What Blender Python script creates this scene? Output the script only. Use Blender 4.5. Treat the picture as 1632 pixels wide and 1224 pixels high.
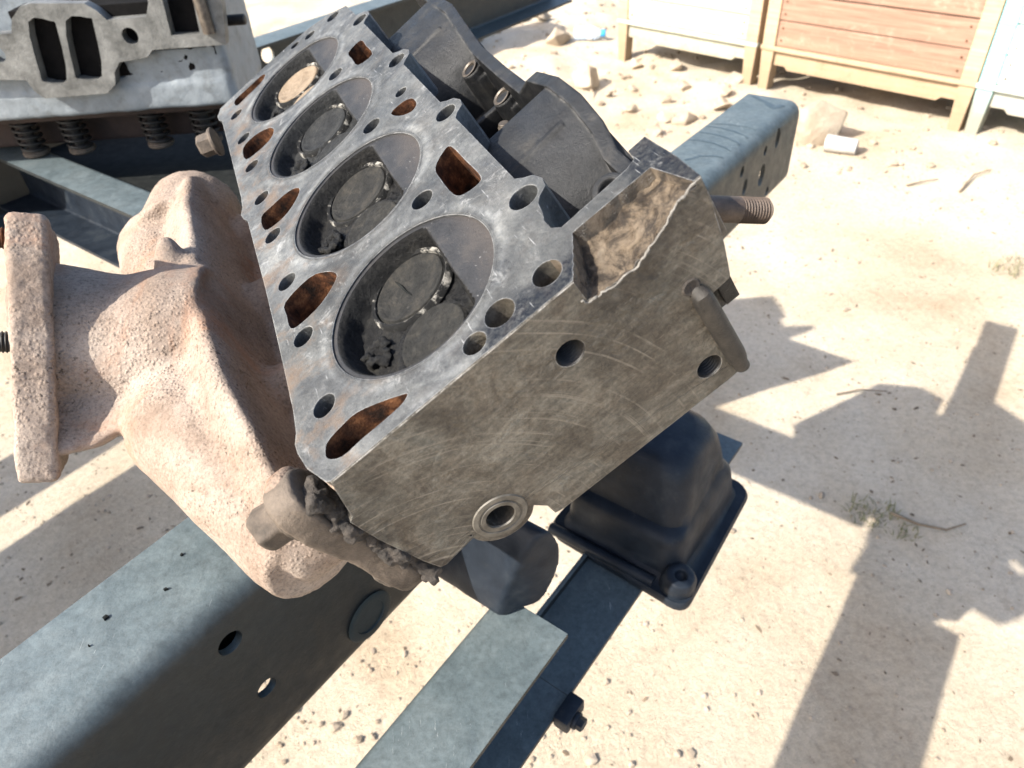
import bpy, bmesh, math, random
from mathutils import Vector, Matrix, noise
random.seed(7)
D = bpy.data
scene = bpy.context.scene
for o in list(D.objects): D.objects.remove(o)

# ------------------------------------------------------------------ camera, world, sun, exposure
CAM_H = 1.0
CR = Vector((0.99734277, -0.04678561, -0.05584361))      # image right in world axes
CDN = Vector((-0.07285192, -0.64049502, -0.76449900))    # image down
CF = Vector((0.0, 0.76653587, -0.64220150))              # viewing direction
cam_d = D.cameras.new("camera")
cam_d.sensor_width = 36.0
cam_d.lens = 36.0 * 1150.0 / 1632.0
cam_d.clip_start = 0.01
cam_d.clip_end = 500.0
cam_d.dof.use_dof = True
cam_d.dof.focus_distance = 0.36
cam_d.dof.aperture_fstop = 16.0
cam = D.objects.new("camera", cam_d)
scene.collection.objects.link(cam)
cam.matrix_world = Matrix(((CR.x, -CDN.x, -CF.x, 0), (CR.y, -CDN.y, -CF.y, 0), (CR.z, -CDN.z, -CF.z, CAM_H), (0, 0, 0, 1)))
scene.camera = cam

SUN_TRAVEL = Vector((1.122, 0.504, -1.0)).normalized()
sun_d = D.lights.new("sun", 'SUN')
sun_d.energy = 5.0
sun_d.angle = math.radians(0.55)
sun_d.color = (1.0, 0.95, 0.86)
sun = D.objects.new("sun", sun_d)
scene.collection.objects.link(sun)
sun.rotation_euler = (-SUN_TRAVEL).to_track_quat('Z', 'Y').to_euler()

world = D.worlds.new("World")
scene.world = world
world.use_nodes = True
wn = world.node_tree
sky = wn.nodes.new("ShaderNodeTexSky")
sky.sky_type = 'NISHITA'
sky.sun_disc = False
sky.sun_elevation = math.asin(-SUN_TRAVEL.z)
sky.sun_rotation = math.atan2(-SUN_TRAVEL.x, -SUN_TRAVEL.y)
sky.dust_density = 2.5
sky.air_density = 1.0
bg = wn.nodes["Background"]
bg.inputs[1].default_value = 0.15
wn.links.new(sky.outputs[0], bg.inputs[0])

scene.view_settings.view_transform = 'Standard'
scene.view_settings.look = 'None'
scene.view_settings.exposure = 1.18
scene.view_settings.gamma = 1.0
scene.view_settings.use_curve_mapping = False
scene.cycles.max_bounces = 6
scene.cycles.diffuse_bounces = 3
scene.cycles.glossy_bounces = 2
scene.cycles.transmission_bounces = 4

# ------------------------------------------------------------------ frames
# chassis frame: DA runs along the rails, PA across them (to the right)
DA = Vector((0.63299966, 0.77415207, 0.0))
PA = Vector((0.77415207, -0.63299966, 0.0))
def PT(p, t, z): return PA * p + DA * t + Vector((0, 0, z))
# cylinder head frame: X across the deck, Y along the head, Z out of the deck
HU = Vector((-0.32700278, 0.94496626, 0.01039025))
HV = Vector((0.81266515, 0.27557476, 0.51345293))
HN = Vector((-0.48233240, -0.17634433, 0.85805485))
HO = Vector((-0.0404817, 0.2593904, 1.0 - 0.1633092))
HEAD = Matrix(((HV.x, HU.x, HN.x, HO.x), (HV.y, HU.y, HN.y, HO.y), (HV.z, HU.z, HN.z, HO.z), (0, 0, 0, 1)))
HEADI = HEAD.inverted()

# ------------------------------------------------------------------ mesh helpers
def link(o, parent=None):
    scene.collection.objects.link(o)
    if parent is not None: o.parent = parent
    return o
def tag(o, label=None, cat=None, group=None, kind=None):
    if label: o["label"] = label
    if cat: o["category"] = cat
    if group: o["group"] = group
    if kind: o["kind"] = kind
    return o
def empty(name, mw):
    o = D.objects.new(name, None)
    o.empty_display_size = 0.05
    link(o)
    o.matrix_world = mw
    return o
def finish(me, smooth=None):
    if smooth is not None:
        me.polygons.foreach_set("use_smooth", [True] * len(me.polygons))
        if smooth < 180: me.set_sharp_from_angle(angle=math.radians(smooth))
    me.update()
    return me
def mobj(name, me, mats, parent=None, smooth=None):
    if not isinstance(mats, (list, tuple)): mats = [mats]
    me.materials.clear()
    for m in mats: me.materials.append(m)
    finish(me, smooth)
    me.name = name
    return link(D.objects.new(name, me), parent)
def from_bm(bm, name="mesh"):
    me = D.meshes.new(name)
    bmesh.ops.recalc_face_normals(bm, faces=bm.faces)
    if all(e.is_manifold for e in bm.edges) and bm.calc_volume(signed=True) < 0: bmesh.ops.reverse_faces(bm, faces=bm.faces)
    bm.to_mesh(me); bm.free()
    return me
def bm_box(bm, lo, hi, mat=None, bevel=0.0, seg=2):
    vs = [bm.verts.new((x, y, z)) for x in (lo[0], hi[0]) for y in (lo[1], hi[1]) for z in (lo[2], hi[2])]
    fs = [bm.faces.new([vs[i] for i in q]) for q in ((0, 1, 3, 2), (4, 6, 7, 5), (0, 4, 5, 1), (2, 3, 7, 6), (0, 2, 6, 4), (1, 5, 7, 3))]
    bmesh.ops.recalc_face_normals(bm, faces=fs)
    if bevel > 0:
        es = list({e for f in fs for e in f.edges})
        r = bmesh.ops.bevel(bm, geom=es, offset=bevel, segments=seg, profile=0.6, affect='EDGES')
        vs = list({v for f in r['faces'] for v in f.verts} | {v for v in vs if v.is_valid})
        for f in fs:
            if f.is_valid: vs = list(set(vs) | set(f.verts))
    if mat is not None: bmesh.ops.transform(bm, matrix=mat, verts=[v for v in vs if v.is_valid])
    return vs
def box_mesh(lo, hi, bevel=0.0, mat=None, seg=2):
    bm = bmesh.new(); bm_box(bm, lo, hi, mat, bevel, seg); return from_bm(bm)
def frame_z(axis):
    z = Vector(axis).normalized()
    a = Vector((0, 0, 1)) if abs(z.z) < 0.9 else Vector((1, 0, 0))
    x = a.cross(z).normalized(); y = z.cross(x)
    return x, y, z
def bm_tube(bm, pts, rad, seg=16, cap=True):
    pts = [Vector(p) for p in pts]
    if not isinstance(rad, (list, tuple)): rad = [rad] * len(pts)
    rings = []; px = None
    for i, p in enumerate(pts):
        t = (pts[min(i + 1, len(pts) - 1)] - pts[max(i - 1, 0)])
        if t.length < 1e-9: t = pts[-1] - pts[0]
        x, y, z = frame_z(t)
        if px is not None:
            x = (px - z * px.dot(z)).normalized(); y = z.cross(x)
        px = x
        rings.append([bm.verts.new(p + (x * math.cos(a) + y * math.sin(a)) * rad[i]) for a in [2 * math.pi * k / seg for k in range(seg)]])
    for a, b in zip(rings, rings[1:]):
        for k in range(seg): bm.faces.new((a[k], a[(k + 1) % seg], b[(k + 1) % seg], b[k]))
    if cap:
        bm.faces.new(rings[0][::-1]); bm.faces.new(rings[-1])
def tube_mesh(pts, rad, seg=16):
    bm = bmesh.new(); bm_tube(bm, pts, rad, seg); return from_bm(bm)
def bm_lathe(bm, prof, base=(0, 0, 0), axis=(0, 0, 1), seg=32):
    x, y, z = frame_z(axis); b = Vector(base); rings = []
    for r, h in prof:
        if r < 1e-6: rings.append([bm.verts.new(b + z * h)])
        else: rings.append([bm.verts.new(b + z * h + (x * math.cos(a) + y * math.sin(a)) * r) for a in [2 * math.pi * k / seg for k in range(seg)]])
    for a, c in zip(rings, rings[1:]):
        for k in range(seg):
            k2 = (k + 1) % seg
            if len(a) == 1 and len(c) == 1: continue
            if len(a) == 1: bm.faces.new((a[0], c[k2], c[k]))
            elif len(c) == 1: bm.faces.new((a[k], a[k2], c[0]))
            else: bm.faces.new((a[k], a[k2], c[k2], c[k]))
def lathe_mesh(prof, base=(0, 0, 0), axis=(0, 0, 1), seg=32):
    bm = bmesh.new(); bm_lathe(bm, prof, base, axis, seg); return from_bm(bm)
def stud_profile(r, length, thread_from, pitch=0.00125):
    pr = [(0, 0), (r * 0.97, 0)]
    h = thread_from
    if h > 0: pr.append((r * 0.97, h))
    while h < length - pitch * 1.5:
        pr += [(r * 0.86, h + pitch * 0.1), (r, h + pitch * 0.5), (r * 0.86, h + pitch)]
        h += pitch
    pr += [(r * 0.8, length - 0.0005), (r * 0.7, length), (0, length)]
    return pr
def hex_bolt(bm, base, axis, r=0.0085, h=0.008, washer=True):
    x, y, z = frame_z(axis); b = Vector(base)
    if washer: bm_lathe(bm, [(0, 0), (r * 1.25, 0), (r * 1.28, 0.0012), (r * 1.2, 0.0028), (r, 0.003), (0, 0.003)], b, axis, 24)
    a0 = random.random()
    lay = []
    for rr, hh in ((r, 0.0025), (r, 0.0025 + h * 0.85), (r * 0.86, 0.0025 + h)):
        lay.append([bm.verts.new(b + z * hh + (x * math.cos(a0 + k * math.pi / 3) + y * math.sin(a0 + k * math.pi / 3)) * rr) for k in range(6)])
    for a, c in zip(lay, lay[1:]):
        for k in range(6): bm.faces.new((a[k], a[(k + 1) % 6], c[(k + 1) % 6], c[k]))
    bm.faces.new(lay[0][::-1]); bm.faces.new(lay[-1])
def circle(cx, cy, r, n=32): return [(cx + r * math.cos(2 * math.pi * k / n), cy + r * math.sin(2 * math.pi * k / n)) for k in range(n)]
def smooth_poly(pts, sub=4):
    out = []; n = len(pts)
    for i in range(n):
        p0, p1, p2, p3 = (Vector(pts[(i + k) % n]) for k in (-1, 0, 1, 2))
        for s in range(sub):
            t = s / sub
            q = 0.5 * ((2 * p1) + (p2 - p0) * t + (2 * p0 - 5 * p1 + 4 * p2 - p3) * t * t + (3 * p1 - p0 - 3 * p2 + p3) * t ** 3)
            out.append((q.x, q.y))
    return out
def plate_mesh(loops, depth, mat=None):
    """filled flat outline with holes (first loop is the outline), from z=0 down to z=-depth"""
    cu = D.curves.new("c", 'CURVE'); cu.dimensions = '2D'; cu.fill_mode = 'BOTH'; cu.extrude = depth / 2
    for lp in loops:
        sp = cu.splines.new('POLY'); sp.points.add(len(lp) - 1)
        for q, p in zip(sp.points, lp): q.co = (p[0], p[1], 0, 1)
        sp.use_cyclic_u = True
    ob = D.objects.new("c", cu); scene.collection.objects.link(ob)
    dg = bpy.context.evaluated_depsgraph_get()
    me = D.meshes.new_from_object(ob.evaluated_get(dg))
    D.objects.remove(ob); D.curves.remove(cu)
    bm = bmesh.new(); bm.from_mesh(me); D.meshes.remove(me)
    bmesh.ops.remove_doubles(bm, verts=bm.verts, dist=2e-6)
    bmesh.ops.translate(bm, verts=bm.verts, vec=(0, 0, -depth / 2))
    if mat is not None: bmesh.ops.transform(bm, matrix=mat, verts=bm.verts)
    return from_bm(bm)
def evaluated(me, mods):
    ob = D.objects.new("tmp", me); scene.collection.objects.link(ob)
    extra = []
    for kind, kw in mods:
        m = ob.modifiers.new("m", kind)
        for k, v in kw.items():
            if k == "cutter":
                co = D.objects.new("cut", v); scene.collection.objects.link(co); m.object = co; extra.append(co)
            else: setattr(m, k, v)
    dg = bpy.context.evaluated_depsgraph_get(); dg.update()
    out = D.meshes.new_from_object(ob.evaluated_get(dg))
    D.objects.remove(ob)
    for e in extra: D.objects.remove(e)
    return out
def boolean(me, cutters, op='DIFFERENCE'):
    return evaluated(me, [('BOOLEAN', dict(operation=op, solver='EXACT', cutter=c)) for c in cutters])
def join_meshes(ms):
    bm = bmesh.new()
    for m in ms: bm.from_mesh(m)
    me = D.meshes.new("j"); bm.to_mesh(me); bm.free(); return me
def blob(me, voxel, smooth=6, amp=0.0, freq=60.0, amp2=0.0, freq2=250.0):
    me = evaluated(me, [('REMESH', dict(mode='VOXEL', voxel_size=voxel)), ('SMOOTH', dict(factor=0.5, iterations=smooth))])
    if amp or amp2:
        nn = [v.normal.copy() for v in me.vertices]
        for v, n in zip(me.vertices, nn):
            d = amp * noise.noise(v.co * freq) + amp2 * noise.noise(v.co * freq2)
            v.co += n * d
        me.update()
    return me

# ------------------------------------------------------------------ material helpers
class NT:
    def __init__(self, name):
        self.m = D.materials.new(name); self.m.use_nodes = True
        self.t = self.m.node_tree; self.b = self.t.nodes["Principled BSDF"]
        self.co = self.n("ShaderNodeTexCoord").outputs["Object"]
    def n(self, k, **kw):
        x = self.t.nodes.new(k)
        for a, v in kw.items(): setattr(x, a, v)
        return x
    def l(self, a, b): self.t.links.new(a, b)
    def noise(self, scale, detail=6, rough=0.6, dist=0.0, vec=None, out="Fac"):
        x = self.n("ShaderNodeTexNoise"); x.inputs["Scale"].default_value = scale; x.inputs["Detail"].default_value = detail
        x.inputs["Roughness"].default_value = rough; x.inputs["Distortion"].default_value = dist
        self.l(vec or self.co, x.inputs["Vector"]); return x.outputs[out]
    def voro(self, scale, feature='F1', vec=None, out="Distance"):
        x = self.n("ShaderNodeTexVoronoi", feature=feature); x.inputs["Scale"].default_value = scale
        self.l(vec or self.co, x.inputs["Vector"]); return x.outputs[out]
    def ramp(self, src, stops):
        x = self.n("ShaderNodeValToRGB"); e = x.color_ramp.elements
        while len(e) < len(stops): e.new(0.5)
        for q, (p, c) in zip(e, stops):
            q.position = p; q.color = (c, c, c, 1) if isinstance(c, (int, float)) else (*c, 1)
        self.l(src, x.inputs[0]); return x.outputs[0]
    def mix(self, fac, a, b, mode='MIX'):
        x = self.n("ShaderNodeMix", data_type='RGBA', blend_type=mode)
        for i, v in ((0, fac), (6, a), (7, b)):
            s = x.inputs[i]
            if isinstance(v, (int, float)): s.default_value = v if i == 0 else (v, v, v, 1)
            elif isinstance(v, tuple): s.default_value = (*v, 1)
            else: self.l(v, s)
        return x.outputs[2]
    def math(self, op, a, b=0.0, clamp=False):
        x = self.n("ShaderNodeMath", operation=op, use_clamp=clamp)
        for s, v in ((x.inputs[0], a), (x.inputs[1], b)):
            if isinstance(v, (int, float)): s.default_value = v
            else: self.l(v, s)
        return x.outputs[0]
    def mapping(self, scale=(1, 1, 1), rot=(0, 0, 0), loc=(0, 0, 0)):
        x = self.n("ShaderNodeMapping"); x.inputs["Scale"].default_value = scale; x.inputs["Rotation"].default_value = rot; x.inputs["Location"].default_value = loc
        self.l(self.co, x.inputs[0]); return x.outputs[0]
    def xyz(self, vec=None):
        x = self.n("ShaderNodeSeparateXYZ"); self.l(vec or self.co, x.inputs[0]); return x.outputs
    def bump(self, h, strength=0.5, dist=0.001, normal=None):
        x = self.n("ShaderNodeBump"); x.inputs["Strength"].default_value = strength; x.inputs["Distance"].default_value = dist
        self.l(h, x.inputs["Height"])
        if normal is not None: self.l(normal, x.inputs["Normal"])
        return x.outputs[0]
    def edge(self, radius=0.0015, lo=0.02, hi=0.25):
        """(rounded normal, worn-edge mask)"""
        bv = self.n("ShaderNodeBevel"); bv.samples = 4; bv.inputs["Radius"].default_value = radius
        g = self.n("ShaderNodeNewGeometry")
        d = self.n("ShaderNodeVectorMath", operation='DOT_PRODUCT')
        self.l(bv.outputs[0], d.inputs[0]); self.l(g.outputs["Normal"], d.inputs[1])
        return bv.outputs[0], self.ramp(self.math('SUBTRACT', 1.0, d.outputs["Value"]), [(lo, 0.0), (hi, 1.0)])
    def set(self, color=None, rough=None, metal=None, normal=None, spec=None):
        for k, v in (("Base Color", color), ("Roughness", rough), ("Metallic", metal), ("Normal", normal), ("Specular IOR Level", spec)):
            if v is None: continue
            s = self.b.inputs[k]
            if isinstance(v, (int, float)): s.default_value = v
            elif isinstance(v, tuple): s.default_value = (*v, 1)
            else: self.l(v, s)
        return self.m
def simple(name, c1, c2, scale=40.0, rough=0.6, metal=0.0, bump=0.3, bdist=0.0008, bscale=None, spec=0.5):
    k = NT(name)
    a = k.noise(scale, 8, 0.65)
    col = k.ramp(a, [(0.3, c1), (0.7, c2)])
    nb = k.bump(k.noise(bscale or scale * 6, 6, 0.7), bump, bdist)
    return k.set(col, rough, metal, nb, spec)

def mat_seat():
    k = NT("scraped_valve_seat")
    br = k.ramp(k.noise(95, 7, 0.75, 0.4), [(0.52, 0.0), (0.62, 1.0)])
    col = k.mix(br, (0.008, 0.008, 0.008), (0.38, 0.36, 0.32))
    return k.set(col, k.ramp(br, [(0.0, 0.8), (1.0, 0.35)]), k.math('MULTIPLY', br, 0.5), k.bump(k.noise(420, 7, 0.8), 0.9, 0.0016), 0.3)
M_SEAT = mat_seat()
# --- deck of the head: machined grey cast iron, stained
def mat_deck():
    k = NT("machined_iron")
    s = k.xyz()
    a = k.noise(30, 10, 0.72, 0.5)
    col = k.ramp(a, [(0.24, (0.013, 0.014, 0.015)), (0.42, (0.043, 0.045, 0.047)), (0.56, (0.080, 0.082, 0.081)), (0.70, (0.125, 0.125, 0.119)), (0.86, (0.070, 0.062, 0.048))])
    blot = k.ramp(k.noise(11, 5, 0.6, 0.8, k.mapping(loc=(4.2, 1.1, 0))), [(0.34, 0.50), (0.50, 1.0), (0.66, 1.5)])
    col = k.mix(1.0, col, blot, 'MULTIPLY')
    gr = k.ramp(k.noise(380, 5, 0.75), [(0.34, 0.45), (0.50, 1.0), (0.66, 1.55)])
    col = k.mix(0.45, col, gr, 'MULTIPLY')
    ym = k.math('SUBTRACT', k.math('MODULO', k.math('ADD', s[1], 0.1575), 0.105), 0.0525)
    rb = k.math('SQRT', k.math('ADD', k.math('MULTIPLY', s[0], s[0]), k.math('MULTIPLY', ym, ym)))
    rb = k.math('ADD', rb, k.math('MULTIPLY', k.math('SUBTRACT', k.noise(70, 5, 0.7), 0.5), 0.003))
    col = k.mix(1.0, col, k.ramp(rb, [(0.0425, 0.62), (0.0445, 0.80), (0.0452, 1.5), (0.0478, 1.4), (0.0486, 0.66), (0.0510, 0.90), (0.056, 1.0)]), 'MULTIPLY')
    soot = k.math('MULTIPLY', k.ramp(rb, [(0.046, 1.0), (0.058, 0.0)]), k.ramp(k.noise(36, 5, 0.65, 0.3, k.mapping(loc=(8, 3, 5))), [(0.50, 0.0), (0.64, 0.6)]))
    col = k.mix(soot, col, (0.018, 0.017, 0.016))
    scuff = k.math('MULTIPLY', k.ramp(k.noise(110, 8, 0.78, 0.6), [(0.54, 0.0), (0.66, 0.6)]), k.ramp(k.noise(22, 4, 0.6, 0.0, k.mapping(loc=(7, 7, 1))), [(0.46, 0.0), (0.60, 1.0)]))
    col = k.mix(scuff, col, (0.33, 0.33, 0.325))
    # oily blue-black film along the front right edge
    yneg = k.math('MULTIPLY', s[1], -1.0)
    film = k.math('MULTIPLY', k.ramp(k.math('ADD', yneg, k.math('MULTIPLY', k.noise(110, 7, 0.75), 0.020)), [(0.056, 0.0), (0.062, 1.0)]),
                  k.ramp(k.math('ADD', s[0], k.math('MULTIPLY', k.noise(80, 6, 0.7), 0.03)), [(0.016, 0.0), (0.034, 1.0)]))
    far = k.ramp(k.math('ADD', s[0], k.math('MULTIPLY', k.noise(140, 7, 0.75), 0.02)), [(0.101, 0.0), (0.107, 1.0)])
    film = k.math('MAXIMUM', film, far)
    col = k.mix(k.math('MULTIPLY', film, k.ramp(k.noise(420, 4, 0.7), [(0.40, 1.0), (0.68, 0.25)])), col, (0.007, 0.009, 0.014))
    sc = k.noise(1.0, 4, 0.6, 0.0, k.mapping((900, 60, 300), (0, 0, 0.7)))
    col = k.mix(k.ramp(sc, [(0.66, 0.0), (0.71, 0.6)]), col, (0.33, 0.335, 0.34))
    # brown water stain along the manifold side
    ru = k.math('MULTIPLY', k.ramp(k.noise(48, 6, 0.65, 0.3, k.mapping(loc=(3, 1, 0))), [(0.50, 0.0), (0.66, 0.7)]), k.ramp(k.math('MULTIPLY', s[0], -1.0), [(0.015, 0.1), (0.05, 1.0)]))
    col = k.mix(ru, col, (0.115, 0.072, 0.042))
    nr, ed = k.edge(0.0010)
    edm = k.math('MULTIPLY', ed, k.ramp(k.noise(170, 5, 0.7), [(0.38, 0.1), (0.62, 0.9)]))
    col = k.mix(edm, col, (0.40, 0.40, 0.395))
    nb = k.bump(k.noise(520, 6, 0.75), 0.55, 0.0012, k.bump(k.noise(150, 6, 0.7), 0.40, 0.0016, nr))
    return k.set(col, k.ramp(k.noise(90, 6, 0.7), [(0.3, 0.42), (0.7, 0.72)]), 0.08, nb, k.ramp(film, [(0.0, 0.4), (1.0, 0.15)]))
def mat_face():
    k = NT("oily_end_face")
    s = k.xyz()
    col = k.ramp(k.noise(38, 11, 0.74, 0.7), [(0.28, (0.040, 0.032, 0.024)), (0.44, (0.090, 0.076, 0.058)), (0.58, (0.132, 0.119, 0.096)), (0.72, (0.108, 0.110, 0.098)), (0.86, (0.16, 0.147, 0.12))])
    blot = k.ramp(k.noise(17, 6, 0.65, 0.6, k.mapping(loc=(2, 5, 3))), [(0.34, 0.50), (0.52, 1.0), (0.68, 1.4)])
    col = k.mix(1.0, col, blot, 'MULTIPLY')
    oilp = k.ramp(k.noise(21, 7, 0.7, 0.8, k.mapping(loc=(6, 1, 9))), [(0.55, 0.0), (0.68, 0.7)])
    col = k.mix(oilp, col, (0.048, 0.034, 0.022))
    st = k.ramp(k.noise(1.0, 7, 0.75, 0.3, k.mapping((70, 60, 330), (0, 0.6, 0))), [(0.36, 0.55), (0.60, 1.25)])
    col = k.mix(0.75, col, st, 'MULTIPLY')
    gr = k.ramp(k.noise(520, 5, 0.75), [(0.34, 0.6), (0.5, 1.0), (0.68, 1.45)])
    col = k.mix(0.8, col, gr, 'MULTIPLY')
    # cutter arcs left by machining, stronger towards the lower right
    dx = k.math('ADD', s[0], 0.085); dz = k.math('ADD', s[2], 0.105)
    r = k.math('SQRT', k.math('ADD', k.math('MULTIPLY', dx, dx), k.math('MULTIPLY', dz, dz)))
    r = k.math('ADD', r, k.math('MULTIPLY', k.noise(14, 2, 0.4), 0.008))
    an = k.n("ShaderNodeTexNoise", noise_dimensions='1D'); an.inputs["Scale"].default_value = 330; an.inputs["Detail"].default_value = 5; an.inputs["Roughness"].default_value = 0.7
    k.l(r, an.inputs["W"])
    arcm = k.math('MULTIPLY', k.ramp(an.outputs[0], [(0.59, 0.0), (0.63, 0.75)]), k.ramp(k.noise(34, 5, 0.7), [(0.44, 0.0), (0.56, 0.9)]))
    col = k.mix(arcm, col, (0.215, 0.188, 0.15))
    sc = k.ramp(k.noise(1.0, 3, 0.6, 0.0, k.mapping((120, 120, 1500), (0, -0.75, 0))), [(0.67, 0.0), (0.71, 0.6)])
    col = k.mix(sc, col, (0.21, 0.185, 0.155))
    nr, ed = k.edge(0.0009)
    col = k.mix(k.math('MULTIPLY', ed, k.ramp(k.noise(220, 5, 0.75), [(0.42, 0.0), (0.60, 1.0)])), col, (0.46, 0.44, 0.41))
    dent = k.ramp(k.noise(75, 3, 0.55, 0.4, k.mapping(loc=(1, 2, 8))), [(0.30, 0.0), (0.40, 1.0)])
    nb = k.bump(an.outputs[0], 0.22, 0.0008, k.bump(k.noise(240, 9, 0.78), 0.75, 0.0018, k.bump(dent, 0.35, 0.0015, nr)))
    return k.set(col, k.ramp(k.noise(110, 6, 0.7), [(0.3, 0.36), (0.7, 0.72)]), 0.15, nb)
def mat_rust(name="rust", c=((0.012, 0.007, 0.005), (0.075, 0.030, 0.014), (0.26, 0.115, 0.05))):
    k = NT(name)
    col = k.ramp(k.noise(120, 8, 0.7), [(0.36, c[0]), (0.52, c[1]), (0.74, c[2])])
    return k.set(col, 0.92, 0.0, k.bump(k.noise(500, 6, 0.7), 0.7, 0.001), 0.2)
def mat_carbon(name, c1, c2, c3, rough=0.55):
    k = NT(name)
    a = k.noise(110, 10, 0.78, 0.5)
    col = k.ramp(a, [(0.34, c1), (0.5, c2), (0.78, c3)])
    flk = k.ramp(k.noise(260, 5, 0.6), [(0.69, 0.0), (0.76, 0.5)])
    col = k.mix(flk, col, (0.10, 0.095, 0.085))
    nb = k.bump(k.noise(380, 8, 0.8), 0.85, 0.0018, k.bump(k.voro(330), 0.35, 0.0012))
    return k.set(col, k.ramp(k.noise(200, 4, 0.6), [(0.35, rough - 0.12), (0.65, rough + 0.2)]), 0.0, nb, 0.22)
def mat_squish():
    k = NT("sooty_squish_face")
    s = k.xyz()
    col = k.ramp(k.noise(48, 9, 0.7, 0.5), [(0.30, (0.009, 0.009, 0.010)), (0.50, (0.021, 0.021, 0.023)), (0.66, (0.038, 0.034, 0.032)), (0.8, (0.025, 0.027, 0.033))])
    col = k.mix(k.ramp(s[0], [(0.030, 0.0), (0.042, 0.6)]), col, (0.068, 0.055, 0.046))
    col = k.mix(k.ramp(k.noise(600, 3, 0.6), [(0.69, 0.0), (0.75, 0.6)]), col, (0.3, 0.3, 0.3))
    return k.set(col, 0.58, 0.1, k.bump(k.noise(520, 6, 0.75), 0.6, 0.0012), 0.35)
def mat_blackcast():
    k = NT("oily_black_casting")
    col = k.ramp(k.noise(60, 8, 0.7), [(0.3, (0.005, 0.005, 0.0055)), (0.55, (0.013, 0.0135, 0.0145)), (0.78, (0.04, 0.036, 0.030))])
    nr, ed = k.edge(0.0022)
    col = k.mix(k.math('MULTIPLY', ed, k.ramp(k.noise(120, 5, 0.7), [(0.42, 0.0), (0.62, 0.6)])), col, (0.11, 0.105, 0.10))
    nb = k.bump(k.noise(420, 8, 0.78), 0.6, 0.0011, nr)
    return k.set(col, k.ramp(k.noise(80, 5, 0.6), [(0.3, 0.36), (0.7, 0.62)]), 0.05, nb, 0.35)
def mat_manifold():
    k = NT("dusty_cast_manifold")
    a = k.noise(15, 9, 0.66, 0.4)
    col = k.ramp(a, [(0.28, (0.165, 0.115, 0.085)), (0.44, (0.245, 0.188, 0.148)), (0.58, (0.310, 0.250, 0.205)), (0.74, (0.360, 0.302, 0.252)), (0.88, (0.235, 0.160, 0.118))])
    fine = k.ramp(k.noise(480, 5, 0.8), [(0.34, 0.52), (0.50, 1.0), (0.66, 1.2)])
    col = k.mix(0.8, col, fine, 'MULTIPLY')
    zone = k.ramp(k.noise(15, 4, 0.6, 0.0, k.mapping(loc=(5, 2, 1))), [(0.40, 0.12), (0.56, 1.0)])
    pit = k.ramp(k.noise(330, 4, 0.65), [(0.33, 0.22), (0.41, 1.0)])
    col = k.mix(k.math('MULTIPLY', zone, 0.8), col, k.mix(1.0, col, pit, 'MULTIPLY'))
    st = k.ramp(k.noise(10, 7, 0.7, 0.6, k.mapping(loc=(1, 7, 3))), [(0.53, 0.0), (0.66, 0.75)])
    col = k.mix(st, col, (0.285, 0.155, 0.095))
    gm = k.ramp(k.noise(34, 7, 0.75, 0.5, k.mapping(loc=(9, 2, 4))), [(0.62, 0.0), (0.72, 0.45)])
    col = k.mix(gm, col, (0.11, 0.085, 0.068))
    grains = k.math('MULTIPLY', k.ramp(k.voro(430), [(0.05, 1.0), (0.5, 0.0)]), zone)
    nb = k.bump(k.noise(560, 7, 0.8), 0.55, 0.0012, k.bump(grains, 0.6, 0.0011, k.bump(k.noise(45, 4, 0.5), 0.2, 0.003)))
    return k.set(col, 0.95, 0.0, nb, 0.12)
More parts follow.
